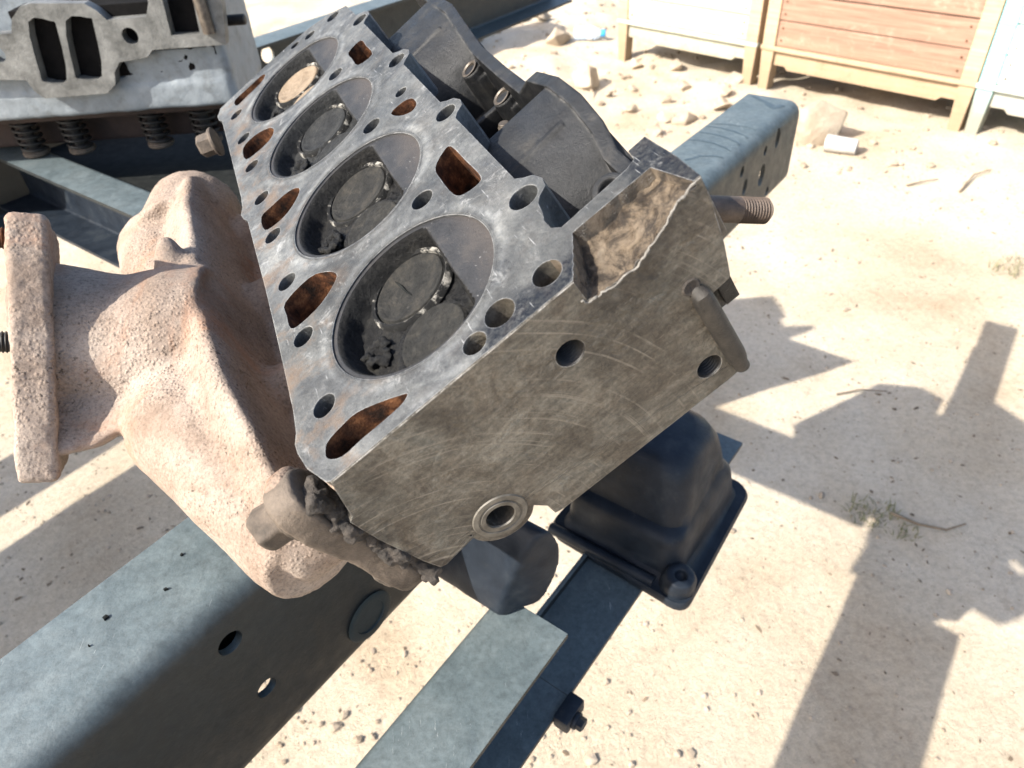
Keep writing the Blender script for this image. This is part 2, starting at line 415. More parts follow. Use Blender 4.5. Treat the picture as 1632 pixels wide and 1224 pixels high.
def mat_rail(name="weathered_grey_steel", tint=(1, 1, 1)):
    k = NT(name)
    T = lambda c: tuple(a * b for a, b in zip(c, tint))
    a = k.noise(16, 9, 0.7, 0.2)
    col = k.ramp(a, [(0.28, T((0.062, 0.082, 0.089))), (0.48, T((0.084, 0.107, 0.114))), (0.68, T((0.112, 0.135, 0.140))), (0.85, T((0.150, 0.165, 0.163)))])
    fine = k.ramp(k.noise(190, 8, 0.78), [(0.32, 0.70), (0.50, 1.0), (0.68, 1.22)])
    col = k.mix(1.0, col, fine, 'MULTIPLY')
    mot = k.ramp(k.noise(60, 6, 0.7, 0.9), [(0.36, 0.86), (0.52, 1.0), (0.66, 1.14)])
    col = k.mix(1.0, col, mot, 'MULTIPLY')
    scr = k.math('MULTIPLY', k.ramp(k.noise(1.0, 3, 0.6, 1.4, k.mapping((420, 55, 200), (0, 0, 0.9))), [(0.665, 0.0), (0.70, 0.7)]), k.ramp(k.noise(20, 3, 0.5), [(0.48, 0.0), (0.6, 1.0)]))
    col = k.mix(scr, col, T((0.30, 0.33, 0.33)))
    rst = k.ramp(k.noise(34, 8, 0.8, 0.3, k.mapping(loc=(6, 6, 6))), [(0.64, 0.0), (0.72, 0.55)])
    col = k.mix(rst, col, (0.10, 0.075, 0.055))
    sm = k.ramp(k.noise(1.0, 5, 0.6, 0.5, k.mapping((50, 9, 30), (0, 0, 0.3))), [(0.62, 0.0), (0.75, 0.35)])
    col = k.mix(sm, col, T((0.055, 0.075, 0.09)))
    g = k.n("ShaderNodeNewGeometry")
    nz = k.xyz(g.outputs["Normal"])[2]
    side_shade = k.ramp(k.math('ADD', nz, k.math('MULTIPLY', k.math('SUBTRACT', k.noise(40, 6, 0.7), 0.5), 0.5)), [(0.30, 0.15), (0.95, 1.0)])  # shade painted by facing: tops keep full tone, sides go much darker
    col = k.mix(1.0, col, side_shade, 'MULTIPLY')
    chip = k.ramp(k.noise(75, 3, 0.55, 0.0, k.mapping(loc=(9, 4, 2))), [(0.78, 0.0), (0.80, 1.0)])
    col = k.mix(chip, col, (0.02, 0.025, 0.025))
    nb = k.bump(k.noise(170, 8, 0.75), 0.45, 0.0012)
    return k.set(col, k.ramp(k.noise(60, 5, 0.6), [(0.3, 0.42), (0.7, 0.6)]), 0.1, nb)
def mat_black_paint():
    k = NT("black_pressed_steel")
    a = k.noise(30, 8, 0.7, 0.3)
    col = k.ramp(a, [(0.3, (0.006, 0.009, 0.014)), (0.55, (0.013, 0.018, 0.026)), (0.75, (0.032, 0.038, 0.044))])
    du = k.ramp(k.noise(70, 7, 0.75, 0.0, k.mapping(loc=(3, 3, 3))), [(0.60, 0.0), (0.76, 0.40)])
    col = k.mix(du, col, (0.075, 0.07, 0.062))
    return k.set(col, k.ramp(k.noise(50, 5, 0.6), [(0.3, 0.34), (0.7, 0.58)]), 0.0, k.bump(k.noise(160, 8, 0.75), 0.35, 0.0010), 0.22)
def mat_silver():
    k = NT("silver_painted_casting")
    a = k.noise(22, 8, 0.7, 0.3)
    col = k.ramp(a, [(0.3, (0.13, 0.148, 0.163)), (0.5, (0.18, 0.205, 0.225)), (0.72, (0.225, 0.25, 0.27))])
    d = k.ramp(k.noise(60, 6, 0.7, 0.0, k.mapping(loc=(2, 8, 1))), [(0.52, 0.0), (0.68, 0.75)])
    col = k.mix(k.math('MULTIPLY', d, 0.6), col, (0.075, 0.078, 0.074))
    return k.set(col, 0.5, 0.15, k.bump(k.noise(160, 7, 0.7), 0.5, 0.0015))
def mat_sand():
    k = NT("desert_sand")
    a = k.noise(2.2, 9, 0.62, 0.2)
    col = k.ramp(a, [(0.28, (0.41, 0.315, 0.215)), (0.46, (0.515, 0.428, 0.32)), (0.62, (0.58, 0.50, 0.395)), (0.80, (0.47, 0.375, 0.27))])
    g = k.ramp(k.noise(90, 8, 0.75), [(0.3, 0.74), (0.55, 1.02), (0.75, 1.14)])
    col = k.mix(1.0, col, g, 'MULTIPLY')
    sp = k.ramp(k.voro(260), [(0.06, 0.62), (0.16, 1.0)])
    col = k.mix(0.55, col, sp, 'MULTIPLY')
    dk = k.ramp(k.noise(7, 9, 0.75, 0.6, k.mapping(loc=(3, 3, 0))), [(0.56, 0.0), (0.72, 0.5)])
    col = k.mix(dk, col, (0.33, 0.25, 0.175))
    h = k.math('ADD', k.math('MULTIPLY', k.noise(40, 9, 0.75), 0.6), k.math('MULTIPLY', k.noise(240, 7, 0.75), 0.4))
    return k.set(col, 0.97, 0.0, k.bump(h, 0.8, 0.016), 0.1)
def mat_wood(name, c1, c2, c3, wear):
    k = NT(name)
    gr = k.noise(1.0, 8, 0.7, 0.25, k.mapping((5, 60, 110)))
    col = k.ramp(gr, [(0.3, c1), (0.52, c2), (0.72, c3)])
    pt = k.ramp(k.noise(14, 10, 0.82, 0.3), [(0.54, 0.0), (0.66, 0.75)])
    col = k.mix(pt, col, wear)
    zz = k.math('ADD', k.xyz()[2], k.math('MULTIPLY', k.math('SUBTRACT', k.noise(16, 8, 0.75), 0.5), 0.22))
    col = k.mix(k.ramp(zz, [(0.06, 0.8), (0.22, 0.0)]), col, (0.25, 0.185, 0.12))
    crk = k.ramp(k.noise(1.0, 5, 0.7, 0.2, k.mapping((3, 90, 190), loc=(2, 1, 4))), [(0.30, 1.0), (0.36, 0.0)])
    col = k.mix(k.math('MULTIPLY', crk, 0.7), col, (0.06, 0.04, 0.025))
    return k.set(col, 0.85, 0.0, k.bump(gr, 0.5, 0.003), 0.2)
M_DECK = mat_deck(); M_FACE = mat_face(); M_RUST = mat_rust(); M_CARB = mat_carbon("carbon_black", (0.003, 0.003, 0.0033), (0.008, 0.008, 0.0083), (0.036, 0.033, 0.027))
M_CARB2 = mat_carbon("carbon_grey", (0.008, 0.0085, 0.009), (0.018, 0.019, 0.020), (0.05, 0.05, 0.047), 0.7)
M_VALVE = mat_carbon("sooty_valve", (0.008, 0.008, 0.008), (0.020, 0.0195, 0.018), (0.060, 0.053, 0.043), 0.72)
M_VTAN = mat_carbon("tan_valve", (0.13, 0.095, 0.065), (0.22, 0.17, 0.12), (0.28, 0.22, 0.165), 0.75)
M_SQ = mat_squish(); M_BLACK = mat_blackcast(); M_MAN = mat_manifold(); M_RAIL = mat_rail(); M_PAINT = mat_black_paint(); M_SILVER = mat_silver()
M_SAND = mat_sand()
M_GASK = simple("crumbling_gasket", (0.015, 0.014, 0.013), (0.075, 0.06, 0.048), 160, 0.85, 0.0, 0.9, 0.002, 500)
M_STUD = simple("oily_stud_steel", (0.05, 0.04, 0.032), (0.15, 0.125, 0.10), 180, 0.45, 0.5, 0.3, 0.0005)
M_BOLT = simple("rusty_bolt", (0.04, 0.032, 0.025), (0.13, 0.10, 0.075), 150, 0.75, 0.1, 0.6, 0.001)
def mat_oil():
    k = NT("burnt_oil_pocket")
    col = k.ramp(k.noise(70, 9, 0.75, 0.5), [(0.34, (0.010, 0.008, 0.007)), (0.45, (0.05, 0.037, 0.026)), (0.56, (0.19, 0.145, 0.10)), (0.74, (0.29, 0.24, 0.18))])
    return k.set(col, k.ramp(k.noise(160, 5, 0.6), [(0.35, 0.22), (0.62, 0.75)]), 0.0, k.bump(k.noise(260, 9, 0.8), 1.0, 0.0028))
M_OIL = mat_oil()
M_SPRING = simple("dark_spring_steel", (0.008, 0.008, 0.008), (0.032, 0.028, 0.025), 120, 0.55, 0.2)
M_SPRING_DARK = simple("dark_dirt_and_shade", (0.006, 0.007, 0.007), (0.018, 0.019, 0.018), 80, 0.85, 0.0, 0.4, 0.001, 200, 0.1)  # dark tone for dirt flakes and for shade put on added plates
M_RED = simple("oily_red_casting", (0.018, 0.011, 0.009), (0.050, 0.028, 0.022), 40, 0.75)
M_STONE = simple("limestone", (0.30, 0.235, 0.17), (0.46, 0.39, 0.305), 14, 0.95, 0.0, 0.8, 0.01, 60, 0.1)
M_PEB = simple("pebble_stone", (0.20, 0.155, 0.11), (0.44, 0.365, 0.285), 14, 0.95, 0.0, 0.5, 0.003, 150, 0.1)
M_TWIG = simple("dry_twig", (0.10, 0.075, 0.05), (0.24, 0.18, 0.12), 60, 0.9)
M_GRASS = simple("dusty_grass", (0.10, 0.11, 0.05), (0.22, 0.20, 0.10), 30, 0.85)

# ------------------------------------------------------------------ ground
GZ = -0.10      # sand level
GK = 1.10       # distances on the sand were laid out for a level 1 m below the camera
def ground_h(x, y):
    d = math.hypot(x, y)
    a = 0.010 * noise.noise(Vector((x * 1.7, y * 1.7, 3.1))) + 0.005 * noise.noise(Vector((x * 6, y * 6, 1.3))) + 0.0022 * noise.noise(Vector((x * 21, y * 21, 5.0)))
    w_ = noise.noise(Vector((x * 3.4, y * 3.4, 9.7)))
    a -= 0.010 * max(0.0, w_ - 0.18)
    far = max(0.0, min(1.0, (y - 2.0) / 1.6))
    a += far * (0.035 * noise.noise(Vector((x * 2.6, y * 2.6, 8.0))) + 0.018 * noise.noise(Vector((x * 8, y * 8, 2.0))))
    if d > 9: a *= max(0.0, 1 - (d - 9) / 6)
    return a + GZ
def axis_steps():
    s = []
    x = -120.0
    edges = [(-120, -20, 20), (-20, -6, 1.2), (-6, -3, 0.25), (-3, 3, 0.03), (3, 6, 0.12), (6, 20, 1.2), (20, 120.1, 20)]
    for a, b, st in edges:
        n = max(1, int(round((b - a) / st)))
        s += [a + (b - a) * i / n for i in range(n)]
    return s + [120.0]
xs = axis_steps(); ys = [y + 2.2 for y in axis_steps()]
gv = [(x, y, ground_h(x, y)) for y in ys for x in xs]
nx = len(xs)
gf = [(j * nx + i, j * nx + i + 1, (j + 1) * nx + i + 1, (j + 1) * nx + i) for j in range(len(ys) - 1) for i in range(nx - 1)]
me = D.meshes.new("ground"); me.from_pydata(gv, [], gf)
tag(mobj("ground", me, M_SAND, None, 180), "pale sunlit desert sand with scattered grit", None, None, "structure")

# ------------------------------------------------------------------ truck chassis
chassis = empty("truck_chassis", Matrix.Translation((0, 0, 0)))
tag(chassis, "weathered grey steel truck chassis frame with drilled rails under the cylinder heads", "chassis")
ZR = 0.63
def channel_profile(w, h, th, r, flip, low=0.0):
    """C section: web at +w side (flip=False); top at z=0. returns closed loop of (p,z)"""
    pts = []
    def arc(cx, cz, rad, a0, a1, n=5):
        return [(cx + rad * math.cos(a0 + (a1 - a0) * k / n), cz + rad * math.sin(a0 + (a1 - a0) * k / n)) for k in range(n + 1)]
    pts.append((0, 0))
    pts += arc(w - r, -r, r, math.pi / 2, 0)
    pts += arc(w - r, -h + r, r, 0, -math.pi / 2)
    pts.append((low, -h)); pts.append((low, -h + th))
    ri = max(r - th, 0.001)
    pts += arc(w - r, -h + r, ri, -math.pi / 2, 0)
    pts += arc(w - r, -r, ri, 0, math.pi / 2)
    pts.append((0, -th))
    if flip: pts = [(w - a, b) for a, b in pts][::-1]
    return pts
def sweep(profile_fn, stations, place):
    bm = bmesh.new(); rings = []
    for s in stations:
        rings.append([bm.verts.new(place(s, a, b)) for a, b in profile_fn(s)])
    n = len(rings[0])
    for a, c in zip(rings, rings[1:]):
        for k in range(n): bm.faces.new((a[k], a[(k + 1) % n], c[(k + 1) % n], c[k]))
    bm.faces.new(rings[0][::-1]); bm.faces.new(rings[-1])
    return from_bm(bm)
def rail_h(t): return 0.122 + 0.044 * max(0.0, min(1.0, (0.80 - t) / 0.45))
rail = sweep(lambda t: channel_profile(0.078, rail_h(t), 0.006, 0.019, False, 0.0595), [-1.1, -0.6, -0.2, 0.1, 0.35, 0.5, 0.65, 0.8, 0.95, 1.056], lambda t, a, b: PT(-0.381 + a, t, ZR + b))
holes = [(0.979, -0.395, 0.008, 1.7), (0.936, -0.397, 0.0055, 1.2), (0.938, -0.432, 0.0105, 1.5), (0.86, -0.397, 0.0055, 1.4), (0.879, -0.425, 0.007, 1.6), (0.973, -0.47, 0.006, 1.2), (0.075, -0.403, 0.0085, 1.0), (0.081, -0.469, 0.0075, 1.0)]
cut = []
for t, z, r, st in holes:
    bm = bmesh.new(); bm_tube(bm, [(-0.02, 0, 0), (0.02, 0, 0)], r, 24)
    bmesh.ops.transform(bm, matrix=Matrix.Diagonal((1, 1, st, 1)), verts=bm.verts)
    c = PT(-0.303, t, 1 + z)
    bmesh.ops.transform(bm, matrix=Matrix(((PA.x, DA.x, 0, c.x), (PA.y, DA.y, 0, c.y), (0, 0, 1, c.z), (0, 0, 0, 1))), verts=bm.verts)
    cut.append(from_bm(bm))
rail = boolean(rail, [join_meshes(cut)])
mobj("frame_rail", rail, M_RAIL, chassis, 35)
mobj("hole_shade_strip", box_mesh((-0.3265, -0.5, 0.515), (-0.3215, 0.33, 0.608), 0.0, Matrix(((PA.x, DA.x, 0, 0), (PA.y, DA.y, 0, 0), (0, 0, 1, 0), (0, 0, 0, 1)))), M_SPRING_DARK, chassis)  # added dark strip behind the web, so the drilled holes look shaded
# grease smears wiped across the rail's top and a few flakes of dirt stuck to it
M_SMEAR = simple("grease_smear", (0.030, 0.045, 0.055), (0.055, 0.075, 0.085), 60, 0.5)
smears = [([(-0.380, 0.9208), (-0.367, 0.9277), (-0.3502, 0.9323), (-0.3324, 0.9338), (-0.318, 0.930)], 0.0012), ([(-0.380, 0.9130), (-0.3615, 0.9156), (-0.3418, 0.9129), (-0.3222, 0.9054), (-0.317, 0.900)], 0.0022),
          ([(-0.379, 0.8893), (-0.3619, 0.8917), (-0.3424, 0.8894), (-0.3223, 0.8803), (-0.317, 0.874)], 0.0022), ([(-0.379, 0.859), (-0.3657, 0.8642), (-0.3474, 0.8642), (-0.3283, 0.8575), (-0.3175, 0.850)], 0.0020),
          ([(-0.3548, 0.7985), (-0.3497, 0.8081), (-0.3444, 0.8193), (-0.329, 0.8279), (-0.318, 0.8282)], 0.0026), ([(-0.3726, 1.0489), (-0.3444, 1.0325), (-0.3261, 1.0152), (-0.323, 1.0316), (-0.318, 1.029)], 0.0050)]
for pts, w in smears:
    bm = bmesh.new(); prev = None; P = []
    for (pa, ta), (pb, tb) in zip(pts, pts[1:]):
        for q in range(4): P.append((pa + (pb - pa) * q / 4, ta + (tb - ta) * q / 4))
    P.append(pts[-1])
    for i_, (p, t) in enumerate(P):
        f = i_ / (len(P) - 1); ww = w * (0.35 + 0.65 * math.sin(math.pi * min(1, f * 0.8 + 0.15))) * (1 + 0.3 * noise.noise(Vector((i_ * 0.8, w * 900, 0))))
        q0, q1 = P[max(0, i_ - 1)], P[min(len(P) - 1, i_ + 1)]
        d = Vector((q1[0] - q0[0], q1[1] - q0[1])).normalized()
        row = [bm.verts.new(PT(p - d.y * ww, t + d.x * ww, ZR + 0.0002)), bm.verts.new(PT(p, t, ZR + 0.0006)), bm.verts.new(PT(p + d.y * ww, t - d.x * ww, ZR + 0.0002))]
        if prev: 
            for k in range(2): bm.faces.new((prev[k], prev[k + 1], row[k + 1], row[k]))
        prev = row
    mobj("grease_smear", from_bm(bm), M_SMEAR, chassis, 60)
rgf = random.Random(5)
for p, t, r in ((-0.3417, 0.0682, 0.0015), (-0.3543, 0.0359, 0.0020), (-0.3565, 0.0893, 0.0013), (-0.345, 0.020, 0.0007)):
    bm = bmesh.new(); top = []
    for q in range(5):
        b = 6.283 * q / 5 + rgf.random(); top.append(PT(p + r * rgf.uniform(0.6, 1.2) * math.cos(b), t + r * rgf.uniform(0.6, 1.2) * math.sin(b), ZR + 0.0010 + rgf.uniform(0, 0.0008)))
    a = [bm.verts.new(q) for q in top]; c = [bm.verts.new((q.x, q.y, ZR + 0.0001)) for q in top]
    bm.faces.new(a)
    for q in range(5): bm.faces.new((a[q], c[q], c[(q + 1) % 5], a[(q + 1) % 5]))
    mobj("dirt_flake", from_bm(bm), M_SPRING_DARK, chassis)
# the other rail, its open side towards us
rail2 = sweep(lambda t: channel_profile(0.078, 0.15, 0.006, 0.012, True), [-1.1, 0.0, 0.6, 1.2, 2.0], lambda t, a, b: PT(-1.374 + a, t, ZR + b))
cut = []
for t, z, r in ((0.84, -0.44, 0.012), (0.90, -0.405, 0.010), (0.955, -0.41, 0.016), (0.80, -0.48, 0.01), (1.1, -0.43, 0.012)):
    bm = bmesh.new(); bm_tube(bm, [PT(-1.40, t, 1 + z), PT(-1.35, t, 1 + z)], r, 20); cut.append(from_bm(bm))
rail2 = boolean(rail2, [join_meshes(cut)])
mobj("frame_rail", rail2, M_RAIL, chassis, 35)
# cross member between the rails, open side towards us
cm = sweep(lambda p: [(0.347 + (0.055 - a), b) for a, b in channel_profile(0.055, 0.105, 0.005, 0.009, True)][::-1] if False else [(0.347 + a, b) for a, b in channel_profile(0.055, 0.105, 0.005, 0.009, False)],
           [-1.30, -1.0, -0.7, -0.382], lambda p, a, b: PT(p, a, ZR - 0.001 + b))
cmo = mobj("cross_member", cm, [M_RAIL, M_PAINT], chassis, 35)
for p in cm.polygons: p.material_index = 0 if (p.normal.z > 0.5 and p.center.z > ZR - 0.02) or p.center.z > ZR - 0.006 else 1  # shade inside the channel painted on: web and lower flange darker
bm = bmesh.new()
gq = [(-1.295, 0.404), (-0.80, 0.404), (-0.764, 0.465), (-0.63, 0.68), (-0.574, 0.77), (-0.754, 0.775), (-0.854, 0.70), (-1.295, 0.86)]
ga = [bm.verts.new(PT(p, t, ZR - 0.045)) for p, t in gq]; gb = [bm.verts.new(PT(p, t, ZR - 0.051)) for p, t in gq]
for k in range(8): bm.faces.new((ga[k], ga[(k + 1) % 8], gb[(k + 1) % 8], gb[k]))
bm.faces.new(ga); bm.faces.new(gb[::-1])
mobj("shade_plate", from_bm(bm), M_SPRING_DARK, chassis)  # added dark plate: stands in for shade, outlined for its ground shadow
bm = bmesh.new()
gq = [(-0.384, 0.42), (-0.384, 0.72), (-0.434, 0.735), (-0.515, 0.70), (-0.62, 0.47), (-0.60, 0.42)]
ga = [bm.verts.new(PT(p, t, ZR - 0.028)) for p, t in gq]; gb = [bm.verts.new(PT(p, t, ZR - 0.034)) for p, t in gq]
for k in range(6): bm.faces.new((ga[k], ga[(k + 1) % 6], gb[(k + 1) % 6], gb[k]))
bm.faces.new(ga); bm.faces.new(gb[::-1])
mobj("shadow_sheet", from_bm(bm), M_RAIL, chassis)  # unseen sheet added only to widen the shadow on the ground
# outrigger channel beside the near rail: web on the left, open to the right, upper flange cut back
oc = sweep(lambda t: channel_profile(0.0665, 0.104, 0.005, 0.008, True), [-1.0, -0.4, 0.0, 0.251], lambda t, a, b: PT(-0.2345 + a, t, 0.4935 + b))
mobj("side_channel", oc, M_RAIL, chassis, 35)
bm = bmesh.new()
prof = [(-0.2345, 0.3895), (-0.168, 0.3895), (-0.168, 0.3945), (-0.2295, 0.3947), (-0.230, 0.401), (-0.2345, 0.401)]
r0 = [bm.verts.new(PT(p, 0.2515, z)) for p, z in prof]; r1 = [bm.verts.new(PT(p, 0.62, z)) for p, z in prof]
for k in range(6): bm.faces.new((r0[k], r0[(k + 1) % 6], r1[(k + 1) % 6], r1[k]))
bm.faces.new(r0[::-1]); bm.faces.new(r1)
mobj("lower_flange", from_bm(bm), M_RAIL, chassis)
# clamp bolt on the side channel's edge
bm = bmesh.new()
bm_box(bm, (-0.008, -0.014, -0.011), (0.007, 0.014, 0.006), Matrix(((PA.x, DA.x, 0, 0), (PA.y, DA.y, 0, 0), (0, 0, 1, 0), (0, 0, 0, 1))), 0.003)
bmesh.ops.translate(bm, verts=bm.verts, vec=PT(-0.160, 0.240, 0.396))
hex_bolt(bm, PT(-0.1525, 0.238, 0.393), PA, 0.006, 0.006)
mobj("clamp_bolt", from_bm(bm), M_PAINT, chassis, 30)
# rounded outrigger bracket on the channel, its end face cut obliquely
bprof = smooth_poly([(a * 1.066, b * 1.066) for a, b in [(0.0, 0.001), (0.017, 0.001), (0.034, 0.002), (0.0478, 0.0345), (0.0488, 0.0596), (0.0415, 0.0790), (0.0285, 0.0740), (0.0105, 0.0450), (-0.0005, 0.0135)]], 4)
E_ = (PT(-0.1997, 0.2630, 0) - PT(-0.2182, 0.2331, 0)).normalized()
B0 = PT(-0.2182, 0.2331, 0.4935)
bm = bmesh.new(); rings = []
for d in (0.0, 0.0015, 0.03, 0.06, 0.0845):
    k = 0.95 if d == 0.0 else 1.0
    cx = sum(a for a, b in bprof) / len(bprof); cz = sum(b for a, b in bprof) / len(bprof)
    rings.append([bm.verts.new(B0 + E_ * (cx + (a - cx) * k) + Vector((0, 0, cz + (b - cz) * k)) - PA * d) for a, b in bprof])
n = len(bprof)
for a, c in zip(rings, rings[1:]):
    for q in range(n): bm.faces.new((a[q], a[(q + 1) % n], c[(q + 1) % n], c[q]))
bm.faces.new(rings[0][::-1]); bm.faces.new(rings[-1])
mobj("outrigger_bracket", blob(from_bm(bm), 0.0020, 10, 0.0008, 50), M_PAINT, chassis, 180)
# faint chalked disc on the rail's web: a plug
mobj("hole_plug", lathe_mesh([(0, 0), (0.022, 0), (0.0225, 0.0008), (0.021, 0.0016), (0.015, 0.0013), (0.0145, 0.0004), (0, 0.0004)], PT(-0.3028, 0.172, 0.500), PA, 32), simple("teal_plug", (0.010, 0.020, 0.022), (0.024, 0.036, 0.036), 90, 0.6), chassis, 40)

bm = bmesh.new()
bm_box(bm, (-1.735, -1.15, 0.555), (-1.378, -0.20, 0.625), None, 0.03, 5)
bm_tube(bm, [(-1.66, -0.42, 0.60), (-1.66, -0.42, 0.66), (-1.66, -0.42, 0.68)], [0.045, 0.045, 0.03], 20)
bm_box(bm, (-1.47, -0.215, 0.40), (-1.375, -0.16, 0.60), None, 0.02, 3)
bmesh.ops.transform(bm, matrix=Matrix(((PA.x, DA.x, 0, 0), (PA.y, DA.y, 0, 0), (0, 0, 1, 0), (0, 0, 0, 1))), verts=bm.verts)
mobj("offscreen_caster", from_bm(bm), M_RAIL, chassis, 40)  # made-up part out of view, added for its irregular ground shadow
mobj("outer_beam", sweep(lambda t: channel_profile(0.10, 0.16, 0.006, 0.012, False), [-1.4, -0.6, -0.05], lambda t, a, b: PT(-1.955 + a, t, ZR + b)), M_RAIL, chassis, 35)  # unseen beam added out of view for its straight shadow edge

# ------------------------------------------------------------------ rocker cover lying on the side channel
def rocker_cover():
    root = empty("rocker_cover", Matrix(((PA.x, DA.x, 0, 0), (PA.y, DA.y, 0, 0), (0, 0, 1, 0.3955), (0, 0, 0, 1))))
    tag(root, "black pressed steel rocker cover with flanged edge lying under the head on a channel", "engine cover")
    def rr(p0, p1, t0, t1, r, z, n=7):
        pts = []
        for cx, cy, a in ((p1 - r, t1 - r, 0), (p0 + r, t1 - r, 90), (p0 + r, t0 + r, 180), (p1 - r, t0 + r, 270)):
            for k in range(n): 
                w = math.radians(a + 90 * k / (n - 1)); pts.append((cx + r * math.cos(w), cy + r * math.sin(w), z))
        return pts
    loops = [rr(-0.282, -0.129, 0.383, 0.552, 0.020, 0.000), rr(-0.283, -0.128, 0.382, 0.553, 0.021, 0.006), rr(-0.281, -0.130, 0.384, 0.551, 0.020, 0.010), rr(-0.274, -0.139, 0.392, 0.543, 0.018, 0.010),
             rr(-0.270, -0.142, 0.396, 0.539, 0.018, 0.016), rr(-0.269, -0.143, 0.3975, 0.535, 0.019, 0.036), rr(-0.268, -0.1445, 0.3985, 0.531, 0.020, 0.054), rr(-0.267, -0.147, 0.402, 0.528, 0.021, 0.060), rr(-0.266, -0.149, 0.410, 0.524, 0.022, 0.064),
             rr(-0.266, -0.1505, 0.414, 0.518, 0.024, 0.088), rr(-0.264, -0.154, 0.418, 0.511, 0.027, 0.112), rr(-0.260, -0.161, 0.424, 0.504, 0.028, 0.127), rr(-0.252, -0.172, 0.434, 0.494, 0.028, 0.1335)]
    bm = bmesh.new(); rg = []
    for lp in loops:
        row = []
        for x, y, z in lp:
            # pressed flute in the end wall and a drawn bolt pocket at the near corner
            f = 0.013 * math.exp(-((y - 0.492) / 0.014) ** 2) * (1 if x > -0.17 else 0) * max(0, min(1, (0.10 - z) / 0.05)) * (1 if z > 0.012 else 0)
            g = math.exp(-((x + 0.137) ** 2 + (y - 0.398) ** 2) / 0.022 ** 2) * (1 if z < 0.012 else 0)
            row.append(bm.verts.new((x - f + 0.008 * g, y - 0.012 * g, z)))
        rg.append(row)
    n = len(rg[0])
    for a, c in zip(rg, rg[1:]):
        for k in range(n): bm.faces.new((a[k], a[(k + 1) % n], c[(k + 1) % n], c[k]))
    bm.faces.new(rg[-1])
    bmesh.ops.subdivide_edges(bm, edges=bm.edges, cuts=1, use_grid_fill=True)
    mobj("cover_shell", from_bm(bm), M_PAINT, root, 45)
    bm = bmesh.new()
    bm_lathe(bm, [(0, -0.014), (0.016, -0.014), (0.018, -0.008), (0.016, 0.018), (0.013, 0.024), (0.006, 0.025), (0.005, 0.018), (0, 0.018)], (-0.141, 0.397, 0.006), (0.15, -0.1, 1), 28)
    mobj("bolt_pocket", blob(from_bm(bm), 0.0016, 2, 0.0006, 120), M_PAINT, root, 180)
    bm = bmesh.new()
    bm_tube(bm, [(-0.278, 0.386, 0.010), (-0.22, 0.386, 0.0105), (-0.16, 0.387, 0.010)], 0.006, 10)
    mobj("rolled_lip", from_bm(bm), M_PAINT, root, 60)
    return root
rocker_cover()

# ------------------------------------------------------------------ foreground cylinder head
head = empty("cylinder_head", HEAD)
tag(head, "upturned grey cast iron cylinder head with four sooty combustion chambers and a dusty exhaust manifold", "cylinder head")
BORES = [0.0, 0.105, 0.21, 0.315]
BR = 0.0424
# outlines: x = v (across), y = u (along)
right = [(0.064, 0.36), (0.0645, 0.338)]
for c in (0.3125, 0.205, 0.1055, 0.0005):
    right += [(0.0645, c + 0.0135), (0.0675, c + 0.0095), (0.0710, c + 0.0065), (0.0728, c), (0.0715, c - 0.0055), (0.0670, c - 0.0085), (0.0645, c - 0.012)]
outline = [(-0.068, 0.383), (-0.0665, 0.388), (-0.02, 0.3895), (0.03, 0.384), (0.05, 0.374)] + right
outline += [(0.0632, -0.0185), (0.0615, -0.0230), (0.0615, -0.0295), (0.0645, -0.0335), (0.097, -0.0318), (0.1012, -0.0300), (0.1025, -0.0238), (0.1105, -0.0235), (0.1112, -0.045), (0.1103, -0.0616)]
outline += [(-0.0605, -0.0616), (-0.0625, -0.0602), (-0.0690, -0.047), (-0.0715, -0.036), (-0.0718, -0.030), (-0.0700, -0.0245), (-0.0688, -0.012), (-0.0682, 0.015), (-0.0676, 0.05), (-0.0672, 0.09), (-0.0676, 0.175), (-0.0700, 0.181), (-0.0712, 0.189), (-0.0690, 0.196), (-0.0680, 0.21), (-0.0678, 0.36), (-0.0705, 0.367), (-0.0710, 0.377)]
sw = lambda L: [(b, a) for a, b in L]
